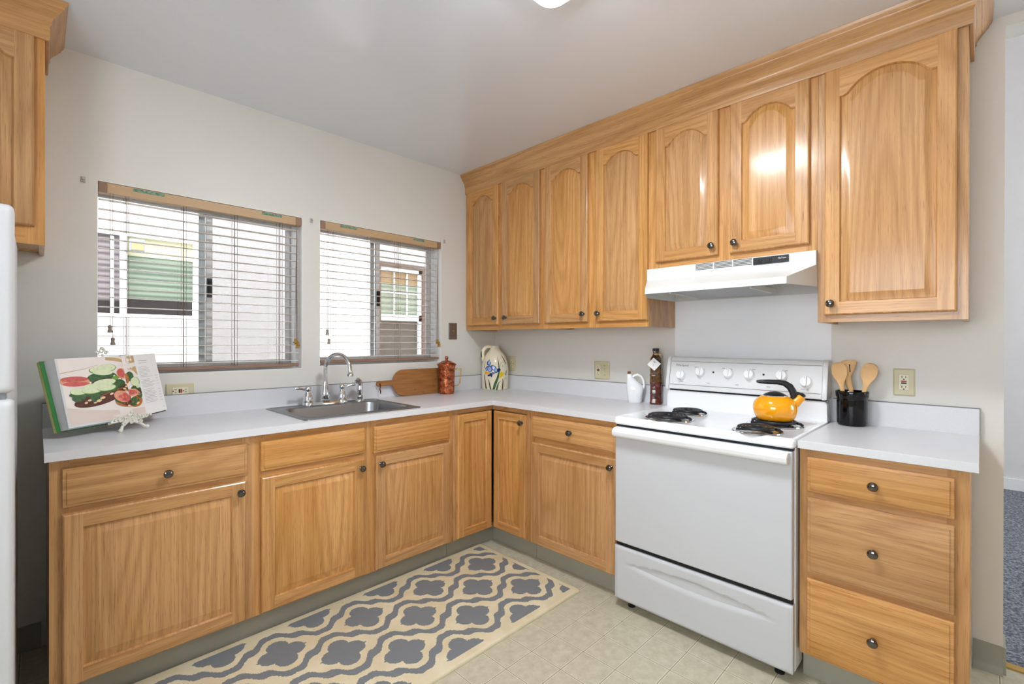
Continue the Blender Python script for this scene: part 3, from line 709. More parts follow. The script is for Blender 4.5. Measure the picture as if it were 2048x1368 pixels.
def burner(u, y, r):
    m = MB(); m.lathe([(r+.019, .9205), (r+.018, .924), (r+.012, .925), (r+.006, .921), (r*.6, .913), (.01, .911)], 40, 0, T(u, y, 0), cap0=False, cap1=True)
    b = part(m, 'drip_pan', 'chrome', rg, label='chrome drip pan with coil', smooth=50)
    m = MB(); turns = 4.6 if r > .085 else 3.6; pts = []; n = int(turns*26)
    for i in range(n+1):
        a = 2*PI*i/26; rr = .022+(r-.028)*i/n; pts.append((u+rr*math.cos(a), y+rr*math.sin(a), .935))
    m.tube(pts, .0062, 8, flat=1.0)
    for k in range(3):
        a = PI/2+k*2*PI/3; m.box(0, r+.004, -.002, .002, .922, .930, 0, T(u, y, 0) @ RZ(a))
    m.tube([(u+r-.006, y, .935), (u+r+.004, y+.01, .931), (u+r+.012, y+.012, .924)], .006, 8)
    part(m, 'heating_coil', 'coil_black', b, smooth=60)
burner(1.738, -.545, .092); burner(1.730, -.312, .074); burner(2.130, -.578, .074); burner(2.133, -.355, .092)

# splash panel behind the range
sp2 = MB(); sp2.box(RU0-.006, 2.274, -.0035, -.0005, .90, 1.66)
o = thing('splash_panel', 'smooth white sheet on the wall between stove and hood', 'panel', (RC, 0, .9), 'S'); part(sp2, 'sheet', 'splash_white', o, smooth=0)

# ------------------------------------------------------------------ range hood
hd = thing('range_hood', 'white under-cabinet range hood with slotted vents and black switch strip', 'range hood', (RC, -.2, 1.513), 'S')
ht, hb, zb_, zl = 1.6645, 1.604, 1.513, 1.546; ha, hc = 1.516, 2.282; la, lc = 1.592, 2.214; yF, yL = -.341, -.500
m = MB()
V = [(ha, -.005, ht), (hc, -.005, ht), (hc, yF, ht), (ha, yF, ht), (ha, yF, hb), (hc, yF, hb), (la, yL, zl), (lc, yL, zl), (la, yL-.002, zb_+.004), (lc, yL-.002, zb_+.004),
     (ha, -.005, zb_), (hc, -.005, zb_), (ha, yF, zb_), (hc, yF, zb_)]
m.add(V, [(0, 1, 2, 3), (3, 2, 5, 4), (4, 5, 7, 6), (6, 7, 9, 8), (0, 3, 4, 12, 10), (1, 11, 13, 5, 2), (4, 6, 8, 12), (5, 13, 9, 7), (0, 10, 11, 1)])
hood = m.build('canopy', 'hood_white', hd, smooth=30); sol = hood.modifiers.new('sheet', 'SOLIDIFY'); sol.thickness = .0025; sol.offset = -1
b = hood.modifiers.new('bevel', 'BEVEL'); b.width = .003; b.segments = 2; b.limit_method = 'ANGLE'; b.angle_limit = .6; b.harden_normals = True
m = MB(); m.add([(ha+.004, -.01, 1.585), (hc-.004, -.01, 1.585), (hc-.004, yF, 1.585), (ha+.004, yF, 1.585), (lc-.004, yL+.01, 1.545), (la+.004, yL+.01, 1.545)], [(0, 1, 2, 3), (3, 2, 4, 5)])
part(m, 'inner_pan', 'hood_white', hd, smooth=0)
m = MB(); m.add([(1.70, -.44, 1.532), (2.06, -.44, 1.532), (2.06, -.10, 1.52), (1.70, -.10, 1.52), (1.70, -.44, 1.524), (2.06, -.44, 1.524), (2.06, -.10, 1.512), (1.70, -.10, 1.512)],
              [(0, 1, 2, 3), (7, 6, 5, 4), (0, 4, 5, 1), (1, 5, 6, 2), (2, 6, 7, 3), (3, 7, 4, 0)]); part(m, 'grease_filter', 'filter_mesh', hd, label='grey metal mesh filter under the hood', smooth=0)
for s_ in (1.694, 2.058):
    m = MB(); m.box(s_, s_+.008, -.45, -.09, 1.514, 1.536); part(m, 'filter_rail', 'hood_white', hd, smooth=0)
for a, bb in ((1.777, 1.860), (1.866, 1.948), (1.953, 2.034)):
    m = MB()
    for k in range(5): m.box(a, bb, yF-.0008, yF+.003, 1.633+k*.0065, 1.6358+k*.0065)
    part(m, 'vent_slots', 'gap_black', hd, label='dark vent slots', smooth=0)
m = MB(); m.box(2.040, 2.182, yF-.004, yF, 1.628, 1.660); sw = part(m, 'switch_strip', 'black_plastic', hd, label='black switch strip', bevel=.001)
for u in (2.062, 2.103):
    m = MB(); m.box(u-.013, u+.013, yF-.0065, yF-.004, 1.634, 1.654); m.box(u+.001, u+.007, yF-.009, yF-.0065, 1.638, 1.650); part(m, 'rocker_switch', 'coil_black', sw, bevel=.001)
part(text_mb('NuTone', .0095, T(2.157, yF-.0042, 1.648) @ RX(PI/2), .0003), 'lettering', 'paper_white', sw, label='small white maker name', smooth=0)

# ------------------------------------------------------------------ refrigerator
fr = thing('refrigerator', 'white top-freezer refrigerator at the left edge of the photo', 'refrigerator', (-3.08, -.6, 0), 'W')
FF = -1.03
m = MB(); m.box(-3.45, -2.704, FF+.067, -.30, .03, 1.622); part(m, 'body', 'fridge_white', fr, bevel=.008)
for nm, a, b2 in (('freezer_door', 1.147, 1.630), ('refrigerator_door', .12, 1.131)):
    m = MB(); lo = []
    for d, y in ((.004, .062), (0, .056), (0, .017), (.004, .006), (.014, 0)):
        lo.append([(x, FF+y, z) for x, z, _ in rrect(-3.457+d, -2.696-d, a+d, b2-d, .014, 0)])
    m.loft(lo, cap0=True, cap1=True); dd = part(m, nm, 'fridge_white', fr, smooth=50)
m = MB(); m.box(-3.44, -2.73, FF+.010, FF+.014, 1.132, 1.136); part(m, 'recess_shadow', 'gap_black', fr, label='dark strip standing in for the shadow in the recessed grip between the doors', smooth=0)  # black bar stands in for the shadow line in the grip recess
m = MB(); m.box(-3.44, -2.711, FF+.016, FF+.062, 1.130, 1.148); part(m, 'door_gasket', 'grey_print', fr, label='grey gasket between the doors', smooth=0)
m = MB(); m.box(-3.44, -2.711, FF+.037, FF+.08, .02, .115); part(m, 'kick_grille', 'grey_print', fr, label='grey kick grille', smooth=0)
for x in (-3.4, -2.76):
    for y in (-.9, -.36):
        m = MB(); m.lathe([(.02, 0), (.02, .032)], 12, 0, T(x, y, 0)); part(m, 'foot', 'black_plastic', fr)

# ------------------------------------------------------------------ blinds
def blind(label, W, ladders, zbot, tapes):
    x0, x1, _, z1 = W; x0 += .004; x1 -= .006
    r = thing('venetian_blind', label, 'blind', ((x0+x1)/2, .03, zbot), 'W', 'horizontal blinds in the windows')
    m = MB(); m.box(x0, x1, .002, .045, z1-.050, z1-.004); hr = part(m, 'headrail', 'tan_wood', r, label='tan headrail', bevel=.002)
    for q_ in (x0, x1-.03):
        m = MB(); m.box(q_, q_+.03, -.001, .002, z1-.050, z1-.004); part(m, 'valance_corner', 'blind_rail', hr, smooth=0)
    for a, b in tapes:
        m = MB(); m.box(a, b, .0005, .002, z1-.022, z1-.008); part(m, 'tape_strip', 'tape_green', hr, label='strip of green tape', smooth=0)
    m = MB(); n = 18; top = z1-.075; pitch = (top-(zbot+.035))/(n-1)
    for i in range(n):
        z = top-i*pitch
        m.loft([[(x, .008, z-.0012), (x, .018, z+.0004), (x, .027, z+.001), (x, .036, z+.0004), (x, .046, z-.0012), (x, .046, z-.0028), (x, .036, z-.0012), (x, .027, z-.0006), (x, .018, z-.0012), (x, .008, z-.0028)] for x in (x0+.002, x1-.012)], cap0=True, cap1=True)
    part(m, 'slats', 'blind_slat', r, smooth=40)
    m = MB(); m.box(x0+.002, x1-.012, .003, .051, zbot, zbot+.017); part(m, 'bottom_rail', 'blind_rail', r, label='brown bottom rail', bevel=.003)
    m = MB()
    for x in ladders:
        for y in (.0015, .0525): m.tube([(x-.006, y, z1-.05), (x-.006, y, zbot+.01)], .0009, 5); m.tube([(x+.006, y, z1-.05), (x+.006, y, zbot+.01)], .0009, 5)
        m.tube([(x, .027, z1-.05), (x, .027, zbot)], .001, 5)
    part(m, 'ladder_cords', 'cord_brown', r)
    tx = x0+.04
    for x, z in ((tx, 1.318), (tx+.010, 1.262)):
        m = MB(); m.tube([(x, -.004, z1-.05), (x, -.004, z+.03)], .001, 5); c = part(m, 'tilt_cord', 'cord_brown', r)
        m = MB(); m.lathe([(.009, 0), (.0095, .006), (.006, .016), (.008, .028), (.004, .034)], 12, 0, T(x, -.004, z)); part(m, 'tassel', 'tassel_grey', c, label='grey tassel')
    tx = x1-.030
    for k, (dx_, z) in enumerate(((0, 1.262), (.009, 1.252), (-.008, 1.268), (.004, 1.240))):
        m = MB(); m.tube([(tx+.004, -.004, z1-.05), (tx+dx_*.4, -.005, 1.6), (tx+dx_, -.004, z+.022)], .0011, 5); c = part(m, 'lift_cord', 'cord_brown', r)
        m = MB(); m.lathe([(.010, 0), (.011, .005), (.005, .014), (.007, .022), (.003, .027)], 12, 0, T(tx+dx_, -.006-.003*k, z)); part(m, 'tassel', 'tassel_brass', c, label='golden tassel')
    return r
blind('wide white venetian blind with tan headrail in the left window', WN[0], (-2.357, -2.132, -1.903, -1.674), 1.136, ((-2.335, -2.215), (-1.775, -1.67)))
blind('white venetian blind with tan headrail in the right window above the faucet', WN[1], (-1.358, -1.129, -.902, -.656), 1.150, ((-1.325, -1.215), (-.79, -.70)))
for x, z, lab in ((-2.509, 1.987, 'small clear wall clip left of the left window'), (-1.503, 1.989, 'small clear wall clip between the two windows'), (-.526, 2.012, 'small clear wall clip right of the right window')):
    m = MB(); m.box(x-.008, x+.008, -.004, 0, z-.013, z+.013); m.box(x-.004, x+.004, -.012, -.004, z-.002, z+.010); m.box(x-.004, x+.004, -.010, -.004, z-.011, z-.006)
    tag(m.build('wall_clip', 'clip_clear', bevel=.001), lab, 'clip', 'valance clips on the window wall')

# ------------------------------------------------------------------ wall plates
def plate(name, label, wall, u, z, w_, h_, kinds, rot=0, mat='ivory_plastic', y0=0.0):
    r = thing(name, label, 'outlet' if name == 'outlet' else 'wall plate', (u, y0, z), wall); OFF[r.name] = (0, 0, 0)
    R_ = RY(rot)
    m = MB(); Mx = R_
    m.loft([[(x, -.0, zz) for x, zz, _ in rrect(-w_/2, w_/2, -h_/2, h_/2, .003, 0, 3)], [(x, -.004, zz) for x, zz, _ in rrect(-w_/2, w_/2, -h_/2, h_/2, .003, 0, 3)], [(x, -.007, zz) for x, zz, _ in rrect(-w_/2+.005, w_/2-.005, -h_/2+.005, h_/2-.005, .003, 0, 3)]], 0, True, True, True, Mx)
    pl = part(m, 'cover_plate', mat, r, smooth=25)
    for kx, kd in kinds:
        if kd == 'gfci':
            m = MB(); m.box(kx-.0165, kx+.0165, -.010, -.007, -.033, .033, 0, Mx); g = part(m, 'receptacle', 'almond_plastic', pl, bevel=.001)
            m = MB()
            for zz in (.022, -.020):
                m.box(kx-.0075, kx-.0050, -.0104, -.0095, zz-.004, zz+.005, 0, Mx); m.box(kx+.005, kx+.0072, -.0104, -.0095, zz-.003, zz+.004, 0, Mx); m.box(kx-.0025, kx+.0025, -.0104, -.0095, zz-.012, zz-.007, 0, Mx)
            m.box(kx-.009, kx+.009, -.0115, -.0095, -.007, -.001, 0, Mx); m.box(kx-.009, kx+.009, -.0115, -.0095, .001, .007, 1, Mx)
            part(m, 'slots', ['gap_black', 'red_button'], r, label='dark slots with a red and a black button', smooth=0)
        elif kd == 'duplex':
            for zz in (.019, -.019):
                m = MB(); m.loft([[(x, -.007, q) for x, q, _ in rrect(kx-.0165, kx+.0165, zz-.014, zz+.014, .012, 0, 4)], [(x, -.0095, q) for x, q, _ in rrect(kx-.016, kx+.016, zz-.0135, zz+.0135, .012, 0, 4)]], 0, True, True, True, Mx)
                part(m, 'receptacle', 'almond_plastic', pl)
            m = MB()
            for zz in (.019, -.019):
                m.box(kx-.0075, kx-.0050, -.0100, -.009, zz-.002, zz+.006, 0, Mx); m.box(kx+.005, kx+.0072, -.0100, -.009, zz-.001, zz+.005, 0, Mx); m.box(kx-.0025, kx+.0025, -.0100, -.009, zz-.009, zz-.004, 0, Mx)
            part(m, 'slots', 'gap_black', r, smooth=0)
        elif kd == 'toggle':
            m = MB(); m.box(kx-.006, kx+.006, -.008, -.006, -.012, .012, 0, Mx); m.add([(kx-.004, -.007, .004), (kx+.004, -.007, .004), (kx+.004, -.007, -.006), (kx-.004, -.007, -.006), (kx-.0035, -.020, -.005), (kx+.0035, -.020, -.005), (kx+.0035, -.019, -.010), (kx-.0035, -.019, -.010)],
                    [(0, 1, 5, 4), (1, 2, 6, 5), (2, 3, 7, 6), (3, 0, 4, 7), (4, 5, 6, 7)], 0, Mx); part(m, 'switch_toggle', 'almond_plastic', pl, smooth=0)
            m = MB(); m.box(kx-.005, kx+.005, -.0083, -.006, .008, .0115, 0, Mx); m.box(kx-.005, kx+.005, -.0083, -.006, -.0115, -.009, 0, Mx)
            for zz in (.03, -.03): m.lathe([(.003, 0), (.003, .002)], 10, 0, Mx @ T(kx, -.006, zz) @ RX(PI/2))
            part(m, 'screws', 'grey_print', pl, smooth=0)
        elif kd == 'coax':
            m = MB(); m.lathe([(.008, 0), (.008, .004), (.005, .004), (.005, .012), (.002, .012)], 14, 0, Mx @ T(kx, -.007, 0) @ RX(PI/2))
            for zz in (.042, -.042): m.lathe([(.003, 0), (.003, .002)], 10, 0, Mx @ T(kx, -.006, zz) @ RX(PI/2))
            part(m, 'connector', 'brass', pl)
plate('outlet', 'ivory outlet mounted sideways on the window wall behind the cookbook', 'W', -2.152, 1.036, .072, .116, [(0, 'gfci')], PI/2, y0=-.0)
plate('outlet', 'ivory two-slot outlet in the corner behind the painted jug', 'S', .191, 1.108, .072, .116, [(0, 'duplex')])
plate('outlet', 'wide ivory plate with outlet and light switch above the white cruet', 'S', 1.014, 1.092, .116, .116, [(-.024, 'gfci'), (.024, 'toggle')])
plate('outlet', 'ivory outlet with red button on the wall right of the black crock', 'S', 2.534, 1.109, .072, .116, [(0, 'gfci')])
plate('wall_plate', 'bronze cable plate on the window wall beside the corner cabinet', 'W', -.444, 1.356, .076, .122, [(0, 'coax')], mat='plate_bronze')

# ------------------------------------------------------------------ rug
m = MB(); rx0, rx1, ry0, ry1 = -2.49, -.672, -1.330, -.560
def rl(d, z): return rrect(rx0+d, rx1-d, ry0+d, ry1-d, .012, z)
m.loft([rl(0, .001), rl(0, .008), rl(.004, .013), rl(.010, .015)], cap0=True, cap1=True)
tag(m.build('runner_rug', 'rug_wool', smooth=60), 'cream and grey trellis runner rug in front of the sink', 'rug')

# ------------------------------------------------------------------ things on the worktops
def decal(name, mats, parent, fn, items):
    """flat painted or printed shapes laid on a surface fn(s, t) -> point; items: ('strip', mat, [(s, t, w)]) or ('blob', mat, s, t, a, b, rot)"""
    m = MB()
    for k, it in enumerate(items):
        lift = .0004+.00005*k
        if it[0] == 'grid':
            _, mi, s0, s1, t0, t1 = it; N = 24
            m.add([fn(s0+(s1-s0)*i/N, t0+(t1-t0)*j/2, lift) for j in range(3) for i in range(N+1)], [(j*(N+1)+i, j*(N+1)+i+1, (j+1)*(N+1)+i+1, (j+1)*(N+1)+i) for j in range(2) for i in range(N)], mi)
            continue
        if it[0] == 'strip':
            pts = it[2]; v = []
            fine = []
            for i in range(len(pts)-1):
                for j in range(6):
                    q = j/6; fine.append(tuple(pts[i][c]*(1-q)+pts[i+1][c]*q for c in range(3)))
            fine.append(pts[-1])
            for i, (s_, t_, w_) in enumerate(fine):
                a = fine[max(i-1, 0)]; b = fine[min(i+1, len(fine)-1)]
                ds, dt = b[0]-a[0], b[1]-a[1]; l = math.hypot(ds, dt) or 1
                v += [fn(s_-dt/l*w_, t_+ds/l*w_, lift), fn(s_+dt/l*w_, t_-ds/l*w_, lift)]
            m.add(v, [(2*i, 2*i+1, 2*i+3, 2*i+2) for i in range(len(fine)-1)], it[1])
        elif it[0] == 'poly':
            pts = it[2]; cs = sum(p[0] for p in pts)/len(pts); ct_ = sum(p[1] for p in pts)/len(pts); n = len(pts)*4
            v = [fn(cs, ct_, lift)]; ring = []
            for i in range(len(pts)):
                a, b = pts[i], pts[(i+1) % len(pts)]
                for j in range(4): ring.append((a[0]+(b[0]-a[0])*j/4, a[1]+(b[1]-a[1])*j/4))
            for f_ in (.5, 1): v += [fn(cs+(a-cs)*f_, ct_+(b-ct_)*f_, lift) for a, b in ring]
            m.add(v, [(0, 1+i, 1+(i+1) % n) for i in range(n)]+[(1+i, 1+n+i, 1+n+(i+1) % n, 1+(i+1) % n) for i in range(n)], it[1])
        else:
            _, mi, s0, t0, a, b, rot = it; n = 24; v = [fn(s0, t0, lift)]
            for f_ in (.5, 1):
                for i in range(n):
                    x, y = a*f_*math.cos(2*PI*i/n), b*f_*math.sin(2*PI*i/n)
                    v.append(fn(s0+x*math.cos(rot)-y*math.sin(rot), t0+x*math.sin(rot)+y*math.cos(rot), lift))
            m.add(v, [(0, 1+i, 1+(i+1) % n) for i in range(n)]+[(1+i, 1+n+i, 1+n+(i+1) % n, 1+(i+1) % n) for i in range(n)], mi)
    me = m.build(name, mats, parent, smooth=180)
    return me
def facing(x, y): return math.atan2(CAM.y-y, CAM.x-x)+PI/2     # local -y looks to the photographer's side of the room

# painted jug
vx, vy = -.137, -.137
va = thing('painted_jug', 'cream ceramic jug painted with a blue iris and two geese, in the counter corner', 'jug', (vx, vy, CT), rz=facing(vx, vy))
vp = [(.094, 0), (.099, .004), (.101, .012), (.104, .10), (.103, .16), (.098, .20), (.088, .235), (.070, .268), (.050, .292), (.040, .306), (.034, .316), (.032, .328), (.034, .333), (.030, .334), (.026, .330), (.024, .31)]
m = MB(); m.lathe(vp, 40, cap1=False); part(m, 'body', 'ceramic_cream', va, smooth=50)
def vr(z):
    for (r0, z0), (r1, z1) in zip(vp, vp[1:13]):
        if z0 <= z <= z1: return r0+(r1-r0)*(z-z0)/(z1-z0+1e-9)
    return .03
def vfn(s_, z, lift):
    r = vr(z)+lift+.0003; a = -PI/2+s_/.1; return (r*math.cos(a), r*math.sin(a), z)
m = MB(); hp = [(-.030, 0, .322), (-.05, 0, .328), (-.075, 0, .318), (-.092, 0, .295), (-.096, 0, .265), (-.090, 0, .235), (-.088, 0, .215)]
m.tube(hp, [.011, .0115, .0115, .012, .012, .011, .009], 12, flat=1.2, ref=(0, 1, 0)); part(m, 'handle', 'ceramic_cream', va, smooth=60)
m = MB(); m.tube([(-.099, -.004, .300), (-.104, -.004, .275), (-.102, -.004, .25), (-.097, -.004, .235)], [.003, .008, .007, .002], 8); part(m, 'handle_leaf', 'leaf_green', va, label='green painted leaf on the handle', smooth=60)
it = [('strip', 0, [(-.012, .002, .008), (.002, .05, .010), (.018, .09, .008), (.028, .13, .006), (.030, .17, .005), (.026, .215, .003), (.020, .25, .0006)]),
      ('strip', 1, [(-.070, .002, .007), (-.080, .06, .005), (-.088, .11, .003), (-.09, .17, .003), (-.085, .22, .001)]),
      ('strip', 1, [(-.032, .002, .005), (-.040, .04, .005), (-.046, .07, .003), (-.056, .085, .001)]),
      ('strip', 0, [(.012, .002, .006), (.018, .03, .006), (.026, .055, .003), (.045, .07, .0006)]),
      ('strip', 1, [(.058, .002, .005), (.060, .04, .005), (.062, .07, .004), (.056, .088, .001)]),
      ('strip', 1, [(.078, .08, .0015), (.088, .11, .005), (.094, .14, .004), (.098, .15, .001)]),
      ('strip', 1, [(.066, .265, .001), (.080, .235, .005), (.092, .205, .005), (.098, .19, .001)]),
      ('strip', 3, [(-.05, .232, .0008), (-.05, .222, .006), (-.052, .21, .017), (-.048, .195, .017), (-.044, .184, .005)]),
      ('blob', 2, -.048, .207, .008, .015, 0.2),
      ('blob', 3, -.062, .163, .022, .014, .8), ('blob', 2, -.060, .162, .012, .007, .8),
      ('blob', 3, -.012, .168, .026, .019, -.7), ('blob', 2, -.010, .168, .017, .010, -.7),
      ('blob', 4, .026, .152, .016, .013, .4), ('blob', 4, -.044, .112, .014, .007, .2), ('blob', 3, .006, .145, .013, .016, .2), ('blob', 2, .005, .150, .008, .010, .2),
      ('blob', 3, -.038, .160, .020, .024, .1), ('blob', 2, -.040, .158, .013, .018, .1), ('strip', 4, [(-.030, .130, .014), (-.026, .112, .008), (-.026, .096, .001)]),
      ('strip', 3, [(-.022, .135, .01), (-.012, .128, .008), (.0, .13, .002)]),
      ('blob', 7, .066, .182, .026, .028, 0), ('strip', 7, [(.076, .17, .024), (.088, .13, .018), (.094, .09, .010), (.098, .05, .003)]),
      ('strip', 1, [(.040, .185, .0006), (.046, .203, .0008), (.062, .212, .0008), (.080, .206, .0008), (.094, .186, .0008), (.100, .150, .0008), (.098, .10, .0006), (.092, .06, .0004)]), ('poly', 6, [(.040, .143), (.072, .128), (.058, .105), (.028, .087)]), ('blob', 5, .058, .180, .0035, .004, 0), ('blob', 1, .0585, .18, .003, .004, 0),
      ('blob', 7, -.092, .140, .022, .026, 0), ('poly', 5, [(-.082, .145), (-.030, .128), (-.082, .118)]), ('blob', 1, -.092, .146, .0028, .0035, 0)]
decal('painted_design', ['leaf_green', 'leaf_dark', 'iris_pale', 'iris_blue', 'iris_dark', 'beak_orange', 'beak_yellow', 'goose_pale'], va, vfn, it)['label'] = 'painted iris, leaves and geese'

# copper pitcher
px_, py_ = -.600, -.128
cp = thing('copper_pitcher', 'hammered copper lidded pitcher in front of the wooden board', 'pitcher', (px_, py_, CT), rz=facing(px_, py_))
m = MB(); m.lathe([(.050, 0), (.054, .003), (.055, .01), (.056, .09), (.058, .16), (.061, .19), (.064, .198), (.062, .202), (.055, .203)], 36); part(m, 'body', 'copper', cp, smooth=50)
m = MB(); m.lathe([(.068, .200), (.069, .204), (.066, .209), (.052, .216), (.034, .226), (.018, .232), (.010, .234), (.0085, .240), (.012, .246), (.012, .256), (.008, .262), (.002, .264)], 32); part(m, 'lid', 'copper', cp, smooth=45)
m = MB(); m.tube([(.058, 0, .170), (.078, 0, .176), (.100, 0, .176), (.101, 0, .168), (.096, 0, .12), (.092, 0, .075), (.082, 0, .060), (.056, 0, .054)], .0036, 8); part(m, 'handle', 'brass', cp, label='thin brass handle', smooth=60)

# cutting board, leaning on its long side against the backsplash
cb = thing('cutting_board', 'bamboo paddle board lying on its side against the backsplash', 'cutting board', (-.84, -.052, CT+.0005), 'W')
out = []
for i in range(9): a = PI+PI/2*i/8-PI/2*0; 
def arc(cx, cz, r, a0, a1, n=9): return [(cx+r*math.cos(a0+(a1-a0)*i/n), cz+r*math.sin(a0+(a1-a0)*i/n)) for i in range(n+1)]
bl, brr = -.985, -.545; hh = .178
poly = arc(brr-.02, .02, .02, -PI/2, 0)+arc(brr-.02, hh-.02, .02, 0, PI/2)+arc(bl+.085, hh-.085, .085, PI/2, PI*.93)+[(bl-.008, .111)]
poly += arc(-1.085, .094, .0185, PI*.35, PI*1.65)+[(bl-.008, .077)]+arc(bl+.085, .085, .085, PI*1.07, PI*1.5)
Mb = T(0, -.066, CT+.001) @ RX(-.135)
m = MB(); m.prism(poly, -.0, .016, 0, Mb); bdp = part(m, 'board', 'bamboo', cb, bevel=.003)
m = MB(); q = Mb @ Vector((-1.085, -.003, .090)); a_ = q
m.tube([a_+Vector((0, -.001, .006)), a_+Vector((.002, -.005, -.012)), a_+Vector((-.003, -.006, -.032)), a_+Vector((.003, -.006, -.046)), a_+Vector((.002, -.006, -.062))], [.003, .0035, .0035, .004, .003], 8)
part(m, 'leather_loop', 'leather', cb, label='dark leather loop through the handle')

# white cruet
cx_, cy_ = -.088, -1.302
cr = thing('oil_cruet', 'small white ceramic oil cruet with a cork, beside the dark bottle', 'cruet', (cx_, cy_, CT), rz=facing(cx_, cy_))
m = MB(); lo = []
for z, xc, a, b in ((0, 0, .036, .028), (.004, 0, .040, .031), (.05, .002, .046, .034), (.085, .003, .051, .035), (.105, -.002, .047, .031), (.125, -.013, .034, .024), (.145, -.024, .022, .018), (.165, -.031, .0155, .0145), (.172, -.033, .0150, .0145), (.173, -.033, .011, .011)):
    lo.append([(xc+a*math.copysign(abs(math.cos(t_))**.8, math.cos(t_)), b*math.copysign(abs(math.sin(t_))**.8, math.sin(t_)), z) for t_ in [2*PI*i/32 for i in range(32)]])
m.loft(lo, cap0=True, cap1=True); part(m, 'body', 'ceramic_white', cr, smooth=60)
m = MB(); m.tube([(-.018, 0, .146), (-.004, 0, .162), (.016, 0, .168), (.036, 0, .158), (.050, 0, .136), (.055, 0, .108), (.050, 0, .082)], [.007, .008, .0085, .009, .009, .009, .008], 12, flat=1.3); part(m, 'handle', 'ceramic_white', cr, smooth=60)
m = MB(); m.lathe([(.0085, .168), (.0105, .186), (.009, .187)], 14, 0, T(-.033, 0, 0)); part(m, 'cork', 'cork', cr, label='brown cork')
m = MB()
for pts in ([(-.012, .05), (-.010, .075), (.002, .078), (.004, .065), (-.008, .062)], [(-.012, .05), (-.014, .035)], [(.006, .06), (.014, .052), (.010, .04), (.018, .036)]):
    m.tube([(a, -.0345-.0002*abs(a)*10, z) for a, z in pts], .0013, 6)
part(m, 'relief_motif', 'ceramic_white', cr, label='raised sprig motif')

# bottle of pickled peppers
bx, by = -.062, -1.424
bt = thing('pepper_bottle', 'tall dark red glass bottle with a black cap and hanging white tag', 'bottle', (bx, by, CT), rz=facing(bx, by))
m = MB(); lo = []
for z, h_ in ((0, .031), (.004, .034), (.012, .0345), (.02, .032), (.06, .031), (.066, .033), (.07, .0315), (.115, .031), (.122, .034), (.135, .034), (.165, .033), (.172, .0345), (.178, .031), (.225, .031), (.24, .030), (.262, .031), (.272, .029), (.282, .022), (.29, .017), (.312, .0165)):
    lo.append(rrect(-h_, h_, -h_, h_, h_*.42, z, 4))
m.loft(lo, cap0=True, cap1=True); part(m, 'glass_body', 'pepper_bottle', bt, smooth=50)
m = MB(); m.lathe([(.0185, .308), (.019, .310), (.019, .326), (.017, .328)], 20); part(m, 'cap', 'black_plastic', bt, label='black cap')
m = MB(); m.lathe([(.0185, .290), (.020, .294), (.0185, .298)], 18)
for k, (a, z) in enumerate(((.03, .288), (.033, .293), (-.024, .287), (.028, .281))): m.tube([(0, -.020, .294), (a*.6, -.026, .296), (a, -.022, z)], .0014, 5)
part(m, 'raffia_tie', 'raffia', bt, label='raffia tie')
m = MB(); Mt = T(-.010, -.0335, .236) @ RZ(0) @ RY(.72); m.box(-.027, .027, -.0012, 0, -.027, .027, 0, Mt); tg = part(m, 'paper_tag', 'paper_white', bt, label='white square tag hung by a corner', smooth=0)
m = MB(); m.tube([(-.016, -.0352, .238), (-.013, -.0352, .230), (-.016, -.0352, .222)], [.003, .0045, .002], 6, flat=.15, ref=(0, 1, 0)); m.box(-.013, .005, -.0018, -.0012, .012, .014, 0, Mt); m.box(-.013, -.001, -.0018, -.0012, .008, .0095, 0, Mt); part(m, 'tag_print', 'gap_black', tg, smooth=0)

